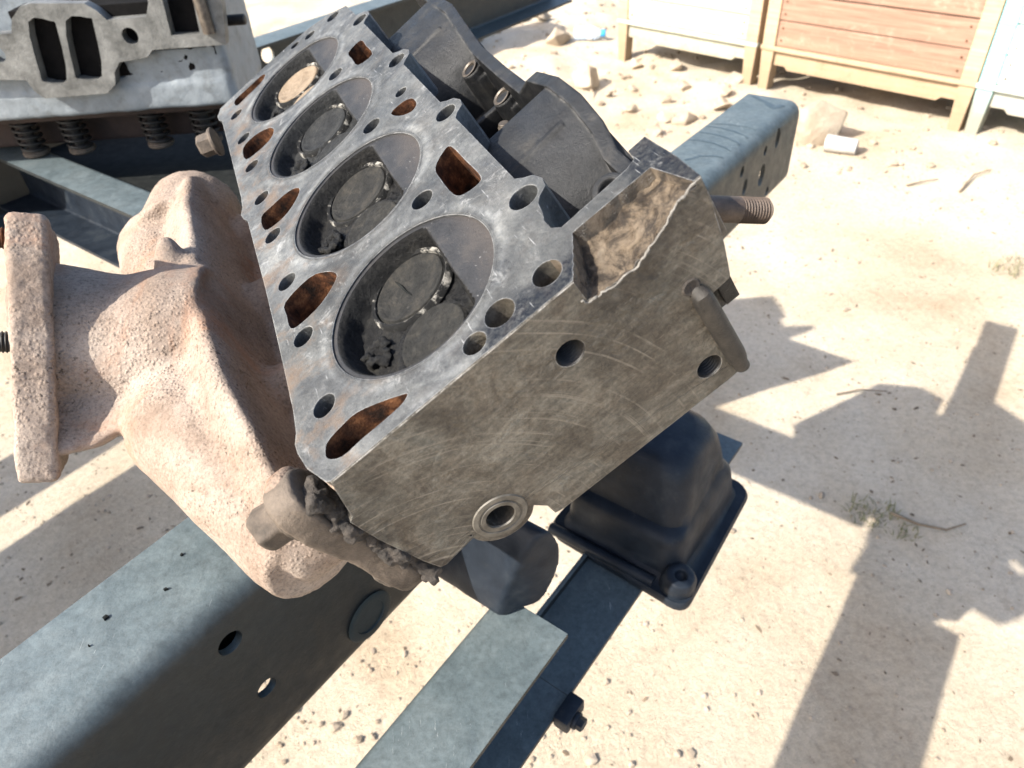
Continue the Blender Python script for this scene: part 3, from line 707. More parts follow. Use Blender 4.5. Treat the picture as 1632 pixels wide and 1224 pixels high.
slots = [
    smooth_poly(sw([(-0.0443, -0.0586), (-0.0500, -0.0592), (-0.0548, -0.0529), (-0.0543, -0.043), (-0.0542, -0.0313), (-0.0536, -0.0228), (-0.0512, -0.0190), (-0.0490, -0.0220), (-0.0449, -0.0295), (-0.0400, -0.0411), (-0.0405, -0.0503), (-0.0420, -0.0562)]), 3),
    smooth_poly(sw([(0.0655, -0.0580), (0.0683, -0.0414), (0.0617, -0.0319), (0.0534, -0.0272), (0.0478, -0.0300), (0.0414, -0.04), (0.0397, -0.0525), (0.0425, -0.0590), (0.0545, -0.0593)]), 3),
    smooth_poly(sw([(0.1649, -0.0578), (0.1668, -0.0492), (0.1661, -0.0353), (0.1600, -0.0287), (0.1527, -0.0304), (0.1448, -0.0395), (0.1434, -0.0499), (0.1478, -0.0580)]), 3),
    smooth_poly(sw([(0.2782, -0.0565), (0.2814, -0.0451), (0.2732, -0.0329), (0.2631, -0.0296), (0.2541, -0.0343), (0.2525, -0.0456), (0.2571, -0.0570)]), 3),
    smooth_poly(sw([(0.3770, -0.0517), (0.3775, -0.0378), (0.3772, -0.0233), (0.3716, -0.019), (0.3635, -0.0254), (0.3628, -0.0393), (0.3625, -0.051)]), 3),
    smooth_poly(sw([(0.0677, 0.0411), (0.0748, 0.0490), (0.0735, 0.0535), (0.053, 0.0542), (0.0365, 0.0547), (0.0305, 0.0526), (0.0316, 0.0441), (0.0377, 0.0402), (0.056, 0.0398)]), 3),
    smooth_poly(sw([(0.1511, 0.0405), (0.1522, 0.0483), (0.1478, 0.0545), (0.1376, 0.0547), (0.1345, 0.0497), (0.1410, 0.0432)]), 3),
    smooth_poly(sw([(0.2762, 0.0432), (0.2778, 0.0548), (0.262, 0.0552), (0.2420, 0.0545), (0.2450, 0.0430), (0.262, 0.0425)]), 3),
]
bolt_holes = [(-0.054, y, 0.0058) for y in (-0.0226, 0.0293, 0.081, 0.1345, 0.187, 0.240, 0.2933, 0.347)]
bolt_holes += [(0.0272, 0.2618, 0.0058), (0.0272, 0.1563, 0.0060), (0.0270, 0.0528, 0.0060), (0.0524, 0.1641, 0.0040), (0.0626, 0.1052, 0.0060), (0.0630, 0.2052, 0.0060), (0.0640, 0.3122, 0.0060), (0.0618, -0.0012, 0.0068),
               (0.0267, -0.0492, 0.0066), (0.0128, -0.0535, 0.0052), (0.0492, -0.0492, 0.0062), (0.0139, 0.3754, 0.0042), (0.0282, 0.368, 0.0050), (0.0513, 0.3625, 0.006)]
holes2d = [circle(0, b, BR, 64) for b in BORES] + slots + [circle(x, y, r, 28) for x, y, r in bolt_holes]
deck = plate_mesh([outline], 0.030)
hole_cut = join_meshes([plate_mesh([lp], 0.0365, Matrix.Translation((0, 0, 0.004))) for lp in holes2d])
# end wall: outline in (x, h)
fo = [(-0.0606, -0.0006), (-0.0622, -0.004), (-0.0655, -0.0125), (-0.0685, -0.0206), (-0.0712, -0.0225), (-0.0717, -0.0401), (-0.0702, -0.069), (-0.0687, -0.0795), (-0.066, -0.0805), (-0.0470, -0.0758)]
fo += [(-0.0323 + 0.0160 * math.cos(a), -0.0770 + 0.0160 * math.sin(a)) for a in [math.radians(q) for q in range(170, 331, 12)]]
fo += [(-0.0153, -0.0925), (-0.0155, -0.1003), (-0.0108, -0.1016), (0.03, -0.1016), (0.0845, -0.1016), (0.0875, -0.1010), (0.0931, -0.0944), (0.0944, -0.0505), (0.1030, -0.0496), (0.1040, -0.0480), (0.1073, -0.0326), (0.1098, -0.012), (0.1101, -0.0006)]
mf = Matrix(((1, 0, 0, 0), (0, 0, -1, -0.062), (0, 1, 0, 0), (0, 0, 0, 1)))     # plate plane (x, h); depth goes along +y
wall = plate_mesh([fo], 0.026, mf)
# front lip with everything under the deck in front of the water slot
casting = boolean(deck, [wall], 'UNION')
cuts = [hole_cut]
def cyl_cut(x, h, r, d, r2=None):
    bm = bmesh.new(); bm_tube(bm, [(x, -0.0635, h), (x, -0.062 + d, h)], [r, r2 or r], 32); return from_bm(bm)
cuts.append(join_meshes([cyl_cut(0.0372, -0.0267, 0.0062, 0.020), cyl_cut(0.0783, -0.0858, 0.0060, 0.018), cyl_cut(-0.0323, -0.0770, 0.0068, 0.022)]))
# broken-out pocket at the upper right corner of the end face
pk = [(0.0535, -0.064), (0.0560, -0.0575), (0.0605, -0.0520), (0.0645, -0.0455), (0.0672, -0.0425), (0.085, -0.0412), (0.1000, -0.0405), (0.1045, -0.0430), (0.1065, -0.0500), (0.1075, -0.064)]
bm = bmesh.new()
def pfloor(x, y):
    k = (y + 0.062) / 0.02
    edge = [(0.050, -0.009), (0.0535, -0.0115), (0.060, -0.0135), (0.072, -0.0140), (0.081, -0.0118), (0.0915, -0.0072), (0.097, -0.0032), (0.103, -0.0018), (0.108, -0.0008)]
    e = edge[-1][1]
    for (xa, ha), (xb, hb) in zip(edge, edge[1:]):
        if xa <= x <= xb: e = ha + (hb - ha) * (x - xa) / (xb - xa)
    kk = max(0.0, min(1.0, k))
    inner = -0.0058 - 0.0025 * math.exp(-((x - 0.072) / 0.012) ** 2)
    return e * (1 - kk) + inner * kk - 0.0022 * math.sin(kk * math.pi) + 0.0018 * noise.noise(Vector((x * 150, y * 150, 0.3))) + 0.0012 * noise.noise(Vector((x * 420, y * 420, 2.3)))
NXP, NYP = 70, 26
top = []; bot = []
for j in range(NYP + 1):
    f = j / NYP
    y = -0.064 + f * 0.0235
    xl = 0.0528 + 0.0132 * f ** 0.9 + 0.0006 * noise.noise(Vector((1.0, y * 500, 0)))
    xr = 0.1078 - 0.0055 * f
    top.append([bm.verts.new((xl + (xr - xl) * i / NXP, y, 0.004)) for i in range(NXP + 1)])
    bot.append([bm.verts.new((xl + (xr - xl) * i / NXP, y, pfloor(xl + (xr - xl) * i / NXP, y))) for i in range(NXP + 1)])
for j in range(NYP):
    for i in range(NXP):
        bm.faces.new((top[j][i], top[j][i + 1], top[j + 1][i + 1], top[j + 1][i])); bm.faces.new((bot[j][i], bot[j + 1][i], bot[j + 1][i + 1], bot[j][i + 1]))
for j in range(NYP):
    bm.faces.new((top[j][0], top[j + 1][0], bot[j + 1][0], bot[j][0])); bm.faces.new((top[j][-1], bot[j][-1], bot[j + 1][-1], top[j + 1][-1]))
for i in range(NXP):
    bm.faces.new((top[0][i], bot[0][i], bot[0][i + 1], top[0][i + 1])); bm.faces.new((top[-1][i], top[-1][i + 1], bot[-1][i + 1], bot[-1][i]))
cuts.append(from_bm(bm))
casting = boolean(casting, cuts)
edge_line = [(0.0522, -0.0098), (0.0535, -0.0115), (0.057, -0.0127), (0.060, -0.0135), (0.066, -0.0139), (0.072, -0.0140), (0.077, -0.0131), (0.081, -0.0118), (0.086, -0.0098), (0.0915, -0.0072), (0.0945, -0.0052), (0.097, -0.0034), (0.1005, -0.0026), (0.104, -0.0014), (0.1085, -0.0008)]
EP = []
for (xa, ha), (xb, hb) in zip(edge_line, edge_line[1:]):
    for q in range(5): EP.append((xa + (xb - xa) * q / 5, ha + (hb - ha) * q / 5))
bm = bmesh.new()
bm_tube(bm, [(x + 0.0007 * noise.noise(Vector((i_ * 0.6, 0, 4))), -0.0621 + 0.0004 * noise.noise(Vector((i_ * 0.5, 3, 4))), h + 0.0011 * noise.noise(Vector((i_ * 0.23, 7, 1))) + 0.0004 * noise.noise(Vector((i_ * 0.9, 2, 1)))) for i_, (x, h) in enumerate(EP)],
        [0.0004 + 0.0007 * abs(noise.noise(Vector((i_ * 0.35, 1, 1)))) for i_ in range(len(EP))], 6)
mobj("gasket_edge", from_bm(bm), simple("pale_gasket_edge", (0.04, 0.035, 0.03), (0.24, 0.225, 0.20), 190, 0.85), head, 60)
def inside(p, poly):
    c = False; n = len(poly)
    for i in range(n):
        (x1, y1), (x2, y2) = poly[i], poly[i - 1]
        if (y1 > p[1]) != (y2 > p[1]) and p[0] < (x2 - x1) * (p[1] - y1) / (y2 - y1) + x1: c = not c
    return c
big_slots = []
for s in slots:
    cx = sum(a for a, b in s) / len(s); cy = sum(b for a, b in s) / len(s)
    big_slots.append([(cx + (a - cx) * 1.04, cy + (b - cy) * 1.04) for a, b in s])
mids = []
for p in casting.polygons:
    c = p.center; nrm = p.normal
    mi = 0
    if nrm.z > 0.7 and c.z > -0.0005: mi = 0
    elif nrm.y < -0.7 and c.y < -0.0615: mi = 1
    elif c.y < -0.0395 and c.x > 0.0525 and c.x < 0.1080 and c.z > -0.03 and c.z < -0.0002 and c.y > -0.0619 and not (c.x > 0.1085): mi = 3
    elif c.z < -0.0005 and c.z > -0.0295 and any(inside((c.x, c.y), s) for s in big_slots): mi = 2
    elif c.y < -0.03: mi = 1
    else: mi = 0
    mids.append(mi)
casting_o = mobj("head_casting", casting, [M_DECK, M_FACE, M_RUST, M_OIL], head, 28)
casting.polygons.foreach_set("material_index", mids)

# lower body of the casting (rust shows through the water slots)
bm = bmesh.new()
bm_box(bm, (-0.0660, -0.0355, -0.094), (0.0500, 0.384, -0.0302), None, 0.004)
lb = from_bm(bm)
mobj("lower_casting", lb, [M_RUST, M_BLACK], head, 40)
for p in lb.polygons: p.material_index = 0 if p.normal.z > 0.8 else 1
# threaded bushing round the lower bolt hole and dark thread inside the holes
bm = bmesh.new()
bm_lathe(bm, [(0.0066, 0.0), (0.0070, 0.0008), (0.0090, 0.0009), (0.0094, 0.0003), (0.0100, 0.0003), (0.0104, 0.0008), (0.0126, 0.0007), (0.0130, 0.0)], (-0.0323, -0.062, -0.0770), (0, -1, 0), 40)
mobj("bushing", from_bm(bm), simple("worn_bushing", (0.05, 0.044, 0.036), (0.16, 0.145, 0.12), 140, 0.5, 0.2), head, 25)
def thread_liner(x, h, r, d):
    pr = [(r * 1.0, 0.0)]
    q = 0.001
    while q < d:
        pr += [(r * 0.9, q), (r * 1.0, q + 0.0007)]; q += 0.0014
    pr.append((0, d))
    return lathe_mesh(pr, (x, -0.0619, h), (0, 1, 0), 28)
for x, h, r in ((0.0372, -0.0267, 0.0061), (0.0783, -0.0858, 0.0059)):
    mobj("thread", thread_liner(x, h, r, 0.018), M_SPRING, head, 30)

# combustion chambers
def sd_chamber(x, y):
    r = math.hypot(x, y)
    a = r - 0.0402
    b = x - 0.0213
    c = (x * 0.72 + abs(y) * 0.70) - 0.0385
    k = 0.004
    m = max(a, b, c)
    return m + k * 0.0
def chamber_h(x, y, s):
    sd = sd_chamber(x, y)
    if sd > 0: return -0.0010
    d = min(1.0, -sd / (0.0028 + 0.0022 * max(0, -x / 0.04)))
    d = d * d * (3 - 2 * d)
    dep = 0.0132
    h = -0.0010 - (dep - 0.001) * d
    # valve seats sit in shallow pockets; ridge between; lumps of carbon
    for vx, vy, vr in ((-0.002, 0.0195, 0.0188), (-0.003, -0.0190, 0.0160)):
        q = math.hypot(x - vx, y - vy)
        h += 0.0016 * math.exp(-((q - vr - 0.002) / 0.0022) ** 2) * d
    g = math.exp(-((x + 0.0285) ** 2 + (y + 0.004) ** 2) / 0.0065 ** 2)
    h += 0.0060 * g * d * (1 + 0.5 * noise.noise(Vector((x * 500, y * 500, s + 9))))
    h -= 0.0070 * math.exp(-((x + 0.0285) ** 2 + (y + 0.0055) ** 2) / 0.0032 ** 2) * d
    h += d * (0.0014 * noise.noise(Vector((x * 200, y * 200, s))) + 0.0009 * noise.noise(Vector((x * 650, y * 650, s + 3))))
    return h
def chamber(i, yc):
    bm = bmesh.new(); NR, NA = 46, 120
    c0 = bm.verts.new((0, 0, chamber_h(0, 0, i * 7.3)))
    prev = None
    for r in range(1, NR + 1):
        rr = (BR + 0.0001) * (r / NR) ** 0.8
        row = []
        for a in range(NA):
            x = rr * math.cos(2 * math.pi * a / NA); y = rr * math.sin(2 * math.pi * a / NA)
            row.append(bm.verts.new((x, y, chamber_h(x, y, i * 7.3))))
        for a in range(NA):
            if prev is None: bm.faces.new((c0, row[a], row[(a + 1) % NA]))
            else: bm.faces.new((prev[a], row[a], row[(a + 1) % NA], prev[(a + 1) % NA]))
        prev = row
    me = from_bm(bm)
    for p in me.polygons:
        if p.normal.z < 0: p.flip()
    o = mobj("combustion_chamber", me, [M_CARB if i < 2 else M_CARB2, M_SQ], head, 50)
    for p in me.polygons:
        p.material_index = 0 if sd_chamber(p.center.x, p.center.y) < -0.0002 else 1
    o.location = (0, yc, 0)
    vm = [M_VALVE, M_VALVE, M_CARB2, M_VTAN][i]
    for vx, vy, vr in ((-0.0015, 0.0190, 0.0190), (-0.003, -0.0195, 0.0165)):
        tilt = (0.05 * random.uniform(-1, 1), 0.05 * random.uniform(-1, 1), 1)
        pr = [(vr + 0.0007, -0.0150), (vr + 0.0007, -0.0112), (vr, -0.0104), (vr * 0.985, -0.0097), (vr * 0.955, -0.0095), (vr * 0.90, -0.0097), (vr * 0.86, -0.0101), (vr * 0.5, -0.0104), (0, -0.0103)]
        if vy < 0: pr = [(r_, h_ - 0.0007) for r_, h_ in pr]
        mobj("valve", lathe_mesh(pr, (vx, vy, 0), tilt, 48), vm, o, 40)
        if vy < 0: continue
        mobj("valve_seat", lathe_mesh([(vr + 0.0009, -0.0125), (vr + 0.0012, -0.0098), (vr + 0.0026, -0.0090), (vr + 0.0034, -0.0100), (vr + 0.0040, -0.0125)], (vx, vy, 0), tilt, 48), M_SEAT, o, 40)
    # crusted plug hole
    rg = random.Random(40 + i); pm_ = []
    for k in range(46):
        a = rg.uniform(0, 6.283); rr = rg.uniform(0.0036, 0.0066)
        pm_.append(box_mesh((-0.001, -0.001, -0.001), (0.001, 0.001, 0.001), 0, Matrix.Translation((-0.0275 + rr * math.cos(a), -0.005 + rr * 1.15 * math.sin(a), -0.0100 + rg.uniform(-0.0015, 0.0012))) @ Matrix.Rotation(rg.uniform(0, 3), 4, Vector((rg.random(), rg.random(), 0.3))) @ Matrix.Scale(rg.uniform(0.6, 1.8), 4)))
    mobj("plug_hole_crust", blob(join_meshes(pm_), 0.0007, 4, 0.0005, 500, 0.0003, 1300), M_CARB, o, 180)
    if i == 0:   # dark crack across the nearest valve
        bm = bmesh.new()
        bm_tube(bm, [(-0.0060, 0.0300, -0.0100), (-0.0044, 0.0235, -0.0099), (-0.0036, 0.0180, -0.0100), (-0.0022, 0.0128, -0.0099)], [0.0002, 0.0007, 0.0006, 0.0002], 6)
        mobj("scratch", from_bm(bm), M_SPRING_DARK, o)
    return o
for i, b in enumerate(BORES): chamber(i, b)
# crack-like scratch line is wear in the valve; thin fire ring round each bore
ring_m = lathe_mesh([(0.0432, 0.0), (0.0434, 0.00012), (0.0437, 0.00014), (0.0440, 0.0)], (0, 0, 0.0001), (0, 0, 1), 96)
for b in BORES:
    o = mobj("fire_ring_mark", ring_m, M_DECK, head, 60) if b == 0 else link(D.objects.new("fire_ring_mark", ring_m), head)
    o.location = (0, b, 0)

# side casting with the port bulges
parts = []
def add_box(lo, hi, bev=0.0, mat=None): parts.append(box_mesh(lo, hi, bev, mat))
add_box((0.046, -0.030, -0.100), (0.112, 0.384, -0.078), 0.004)        # gallery floor
rim = [(0.116, 0.384), (0.116, 0.33), (0.1175, 0.285), (0.113, 0.25), (0.1085, 0.215), (0.1075, 0.17), (0.1075, 0.135), (0.113, 0.125), (0.1165, 0.10), (0.1165, 0.075), (0.114, 0.052), (0.109, 0.036), (0.1085, 0.012), (0.1085, -0.034)]
rim_h = [-0.030, -0.026, -0.026, -0.031, -0.033, -0.034, -0.034, -0.026, -0.024, -0.026, -0.031, -0.037, -0.040, -0.040]
bm = bmesh.new(); A = []
for (x, y), h in zip(rim, rim_h): A.append([bm.verts.new(q) for q in ((x - 0.0035, y, -0.094), (x + 0.0035, y, -0.094), (x + 0.0038, y, h), (x - 0.0038, y, h))])
for a, c in zip(A, A[1:]):
    for k in range(4): bm.faces.new((a[k], a[(k + 1) % 4], c[(k + 1) % 4], c[k]))
bm.faces.new(A[0][::-1]); bm.faces.new(A[-1]); parts.append(from_bm(bm))
for y0, y1, yt in ((0.026, 0.108, 0.06), (0.232, 0.326, 0.27)):
    bm = bmesh.new()
    prof = [(y0, -0.094), (y0 + 0.001, -0.064), (y0 + 0.010, -0.047), (y0 + 0.026, -0.036), (y0 + 0.045, -0.0315), (y1 - 0.030, -0.029), (y1 - 0.004, -0.0275), (y1, -0.031), (y1, -0.094)]
    ra = [bm.verts.new((0.047, y, h)) for y, h in prof]; rb = [bm.verts.new((0.117, y, h + 0.002)) for y, h in prof]
    n = len(prof)
    for k in range(n): bm.faces.new((ra[k], ra[(k + 1) % n], rb[(k + 1) % n], rb[k]))
    bm.faces.new(ra[::-1]); bm.faces.new(rb); parts.append(from_bm(bm))
    parts.append(tube_mesh([(0.066, y0 + 0.046, -0.0325), (0.104, y0 + 0.046, -0.0305)], 0.0022, 8))
for y in (0.022, 0.118, 0.171, 0.232):
    parts.append(tube_mesh([(0.1015, y, -0.095), (0.1005, y, -0.052), (0.1000, y, -0.047)], [0.010, 0.0085, 0.0075], 18))
    parts.append(box_mesh((0.0985, y - 0.009, -0.09), (0.110, y + 0.009, -0.052), 0.002))
for y in (0.055, 0.130, 0.190, 0.262):
    parts.append(box_mesh((0.050, y - 0.0022, -0.080), (0.112, y + 0.0022, -0.058), 0.001))
for y in (0.150, 0.205):
    bm = bmesh.new(); hex_bolt(bm, (0.074, y, -0.0785), (0.1, 0.1, 1), 0.0075, 0.007); parts.append(from_bm(bm))
side = join_meshes(parts)
mobj("side_casting", side, M_BLACK, head, 38)
mobj("tapped_boss", lathe_mesh([(0.0, -0.045), (0.0105, -0.045), (0.0095, -0.002), (0.0085, 0.0), (0.0058, 0.0002), (0.0048, -0.0012), (0.0042, -0.010), (0, -0.0102)], (0.0965, 0.0185, -0.0395), (-0.15, -0.25, 1), 28), M_BLACK, head, 40)
for y in (0.118, 0.171, 0.232):
    mobj("tapped_hole", lathe_mesh([(0.0064, -0.0002), (0.0066, 0.0008), (0.0056, 0.0010), (0.0046, 0.0004), (0.0040, -0.002), (0, -0.003)], (0.0995, y, -0.0465), (-0.25, 0, 1), 24), M_STUD, head, 40)
mobj("push_rod_stud", lathe_mesh(stud_profile(0.0042, 0.030, 0.012), (0.080, 0.150, -0.078), (0.3, 0, 1), 20), M_STUD, head, 35)

# stud and roll pin on the end face
mobj("stud", lathe_mesh(stud_profile(0.0052, 0.036, 0.022, 0.0013), (0.1055, -0.0475, -0.0205), (0.72, -0.10, -0.69), 24), simple("rusty_stud", (0.035, 0.024, 0.018), (0.105, 0.075, 0.055), 180, 0.6, 0.15, 0.5, 0.0006), head, 35)
bm = bmesh.new()
p0, p1 = Vector((0.0898, -0.0640, -0.0455)), Vector((0.0900, -0.0640, -0.0905))
bm_tube(bm, [p0 - Vector((0, -0.004, -0.002)), p0, p0.lerp(p1, 0.1), p0.lerp(p1, 0.9), p1], [0.0030, 0.0042, 0.0045, 0.0045, 0.0041], 18)
bm_tube(bm, [p1, p1 + Vector((0.0, 0.0, -0.0065)), p1 + Vector((0, 0, -0.0072))], [0.0034, 0.0034, 0.0028], 18)
mobj("roll_pin", from_bm(bm), simple("dull_pin_steel", (0.010, 0.009, 0.008), (0.040, 0.034, 0.028), 160, 0.6, 0.1, 0.5, 0.0008), head, 40)
mobj("drilling", lathe_mesh([(0.0042, -0.0003), (0.0035, 0.0006), (0.0018, 0.0003), (0, -0.0002)], (0.0885, -0.0622, -0.0400), (0, -1, 0), 20), M_GASK, head, 40)
# lug below the end wall
bm = bmesh.new(); bm_lathe(bm, [(0, 0), (0.0110, 0), (0.0122, 0.0015), (0.0122, 0.0085), (0.0110, 0.010), (0, 0.010)], (-0.0560, -0.0340, -0.0800), (0, -1, 0), 32)
mobj("lug", from_bm(bm), M_FACE, head, 35)

# ------------------------------------------------------------------ exhaust manifold bolted to the head
def world_ray(px, py, d):
    r = (CR * ((px - 816) / 1150.0) + CDN * ((py - 612) / 1150.0) + CF).normalized()
    return r * d + Vector((0, 0, CAM_H))
parts = []
T = lambda pts, rad, seg=20: parts.append(tube_mesh(pts, rad, seg))
# flange frame in head coordinates
fr_ = HEADI.to_3x3() @ (world_ray(45, 555, 1.0) - Vector((0, 0, CAM_H)))
a1 = (HEADI.to_3x3() @ Vector((0.05, 0.61, 0.79))).normalized()
m0 = fr_.cross(a1).normalized()
if (HEAD.to_3x3() @ m0).x < 0: m0 = -m0
mf_ = (m0 * math.cos(math.radians(5)) - fr_ * math.sin(math.radians(5))).normalized()
a1 = (a1 - mf_ * a1.dot(mf_)).normalized()
a2 = mf_.cross(a1).normalized()
if a2.dot(fr_) < 0: a2 = -a2
fc = HEADI @ world_ray(50, 556, 0.462) + a2 * 0.044
FM = Matrix(((mf_.x, a1.x, a2.x, fc.x), (mf_.y, a1.y, a2.y, fc.y), (mf_.z, a1.z, a2.z, fc.z), (0, 0, 0, 1)))
coll = Vector((-0.138, 0.155, -0.036))
# log along the head: steep wall towards the head, ridge level with the deck, sloping away outside
secs = [(-0.016, -0.128, 0.55, -0.040), (0.000, -0.128, 0.72, -0.034), (0.035, -0.130, 0.80, -0.022), (0.08, -0.138, 0.95, -0.010), (0.13, -0.142, 1.12, -0.002), (0.18, -0.142, 1.10, -0.001), (0.23, -0.140, 1.02, -0.004), (0.28, -0.140, 1.06, -0.002), (0.335, -0.138, 1.05, -0.006), (0.362, -0.136, 0.80, -0.018)]
csec = [(0.026, 0.000), (0.012, -0.001), (-0.012, -0.010), (-0.034, -0.026), (-0.042, -0.044), (-0.036, -0.064), (-0.016, -0.078), (0.008, -0.080), (0.022, -0.066), (0.024, -0.034)]
bm = bmesh.new(); rings = []
for y, xc, k, ht in secs: rings.append([bm.verts.new((xc + a * k, y, ht + b * k)) for a, b in smooth_poly(csec, 3)])
n = len(rings[0])
for a, c in zip(rings, rings[1:]):
    for q in range(n): bm.faces.new((a[q], a[(q + 1) % n], c[(q + 1) % n], c[q]))
bm.faces.new(rings[0][::-1]); bm.faces.new(rings[-1]); parts.append(from_bm(bm))
T([(-0.126, -0.014, -0.072), (-0.131, 0.000, -0.069), (-0.147, 0.045, -0.052), (-0.163, 0.098, -0.040), (-0.158, 0.150, -0.040)], [0.0265, 0.029, 0.030, 0.038, 0.040])
T([(-0.162, 0.255, -0.050), (-0.172, 0.30, -0.044), (-0.176, 0.345, -0.044), (-0.170, 0.375, -0.050)], [0.034, 0.040, 0.041, 0.034])
T([(-0.150, 0.32, -0.040), (-0.140, 0.375, -0.040)], [0.042, 0.036])
parts.append(box_mesh((-0.125, 0.02, -0.092), (-0.080, 0.345, -0.066), 0.008))
for y, r in ((0.0, 0.027), (0.105, 0.024), (0.21, 0.024), (0.315, 0.026)):
    T([(-0.132, y * 0.97 + 0.002, -0.064), (-0.106, y, -0.070), (-0.078, y, -0.070)], [r, r * 0.8, r * 0.8])
# outlet neck
nk0 = fc + mf_ * 0.006 + a2 * 0.014
T([nk0, nk0.lerp(coll, 0.18) + a1 * 0.003, nk0.lerp(coll, 0.45), nk0.lerp(coll, 0.75), coll], [0.056, 0.047, 0.045, 0.050, 0.050], 32)
# rib under the neck from the flange corner to the log, and a little casting fin
rib = [world_ray(50, 736, 0.466), world_ray(150, 712, 0.466), world_ray(290, 600, 0.446), world_ray(210, 600, 0.470), world_ray(80, 640, 0.480)]
rib = [HEADI @ q for q in rib]; dn = (HEADI.to_3x3() @ Vector((0.05, 0.55, -0.5))).normalized()
bm = bmesh.new()
ra = [bm.verts.new(q) for q in rib]; rb = [bm.verts.new(q + dn * 0.012) for q in rib]
for k in range(5): bm.faces.new((ra[k], ra[(k + 1) % 5], rb[(k + 1) % 5], rb[k]))
bm.faces.new(ra); bm.faces.new(rb[::-1]); parts.append(from_bm(bm))
T([Vector((-0.136, 0.198, -0.012)), Vector((-0.126, 0.202, 0.006)), Vector((-0.119, 0.205, 0.016))], [0.018, 0.010, 0.004], 12)
# flange plates against the head at each port
for y in (0.0, 0.105, 0.21, 0.315):
    parts.append(box_mesh((-0.089, y - 0.046, -0.092), (-0.0775, y + 0.032, -0.044), 0.005))
parts.append(tube_mesh([(-0.0905, -0.042, -0.010), (-0.078, -0.042, -0.010)], 0.0125, 18))
man = blob(join_meshes(parts), 0.0021, 16, 0.0009, 32, 0.0003, 240)
mo = mobj("exhaust_manifold", man, M_MAN, head, 180)
tag(mo, "sand coloured dusty cast iron exhaust manifold")
bm = bmesh.new()
bm_box(bm, (-0.0100, -0.0725, -0.044), (0.0100, 0.0725, 0.050), None, 0.004, 3)
bmesh.ops.subdivide_edges(bm, edges=bm.edges, cuts=5, use_grid_fill=True)
bmesh.ops.transform(bm, matrix=FM, verts=bm.verts)
fl = blob(from_bm(bm), 0.0016, 1, 0.0008, 70, 0.0005, 300)
mobj("outlet_flange", fl, M_MAN, mo, 180)
for s1, s2, mt in ((0.060, -0.030, M_RUST), (0.004, -0.034, M_SPRING)):
    b0 = FM @ Vector((-0.009, s1, s2))
    mobj("flange_stud", lathe_mesh(stud_profile(0.0060, 0.034, 0.0, 0.0018), b0, -mf_, 20), mt, mo, 35)
bm = bmesh.new()
ear = smooth_poly([(-0.058, -0.004), (-0.048, 0.002), (-0.036, -0.003), (-0.030, -0.018), (-0.034, -0.032), (-0.030, -0.050), (-0.030, -0.070), (-0.032, -0.086), (-0.044, -0.092), (-0.056, -0.087), (-0.060, -0.072), (-0.058, -0.048), (-0.060, -0.026)], 3)
ra = [bm.verts.new((-0.0772, y, h)) for y, h in ear]; rb = [bm.verts.new((-0.0915, y, h)) for y, h in ear]
n = len(ear)
for k in range(n): bm.faces.new((ra[k], ra[(k + 1) % n], rb[(k + 1) % n], rb[k]))
bm.faces.new(ra); bm.faces.new(rb[::-1])
mobj("port_flange", blob(from_bm(bm), 0.0013, 12, 0.0005, 70, 0.0002, 320), simple("oily_flange_iron", (0.030, 0.023, 0.018), (0.165, 0.130, 0.100), 48, 0.6, 0.0, 0.7, 0.0014, 420, 0.3), mo, 180)
# bolts through the port flange, crumbled gasket between flange and head
bm = bmesh.new(); hex_bolt(bm, (-0.0912, -0.044, -0.0140), (-1, 0, 0.1), 0.0100, 0.013)
mobj("bolt", blob(from_bm(bm), 0.0011, 2, 0.0005, 180), M_BOLT, mo, 180)
bm = bmesh.new(); hex_bolt(bm, (-0.088, -0.040, -0.0800), (-1, -0.15, -0.25), 0.0090, 0.010); hex_bolt(bm, (-0.083, -0.040, -0.0815), (-1, -0.15, -0.25), 0.0088, 0.004)
mobj("bolt", blob(from_bm(bm), 0.0011, 2, 0.0005, 180), M_BOLT, mo, 180)
bm = bmesh.new(); hex_bolt(bm, (-0.084, 0.366, -0.010), (-1, 0.2, 0.3), 0.009, 0.012)
mobj("bolt", from_bm(bm), M_BOLT, mo, 30)
gp = []
rg = random.Random(3)
for k in range(420):
    f = k / 419
    h = -0.006 - 0.078 * f
    gp.append(box_mesh((-0.004, -0.004, -0.004), (0.004, 0.004, 0.004), 0, Matrix.Translation((-0.0755 + rg.uniform(-0.0035, 0.003), -0.0545 + rg.uniform(-0.005, 0.008) + 0.0025 * math.sin(f * 17), h)) @ Matrix.Rotation(rg.uniform(0, 3), 4, Vector((rg.random(), rg.random(), rg.random() + 0.01)))
                       @ Matrix.Scale(rg.uniform(0.2, 0.62), 4)))
gk = blob(join_meshes(gp), 0.0008, 1, 0.0005, 400, 0.0003, 1200)
mobj("gasket", gk, M_GASK, mo, 180)

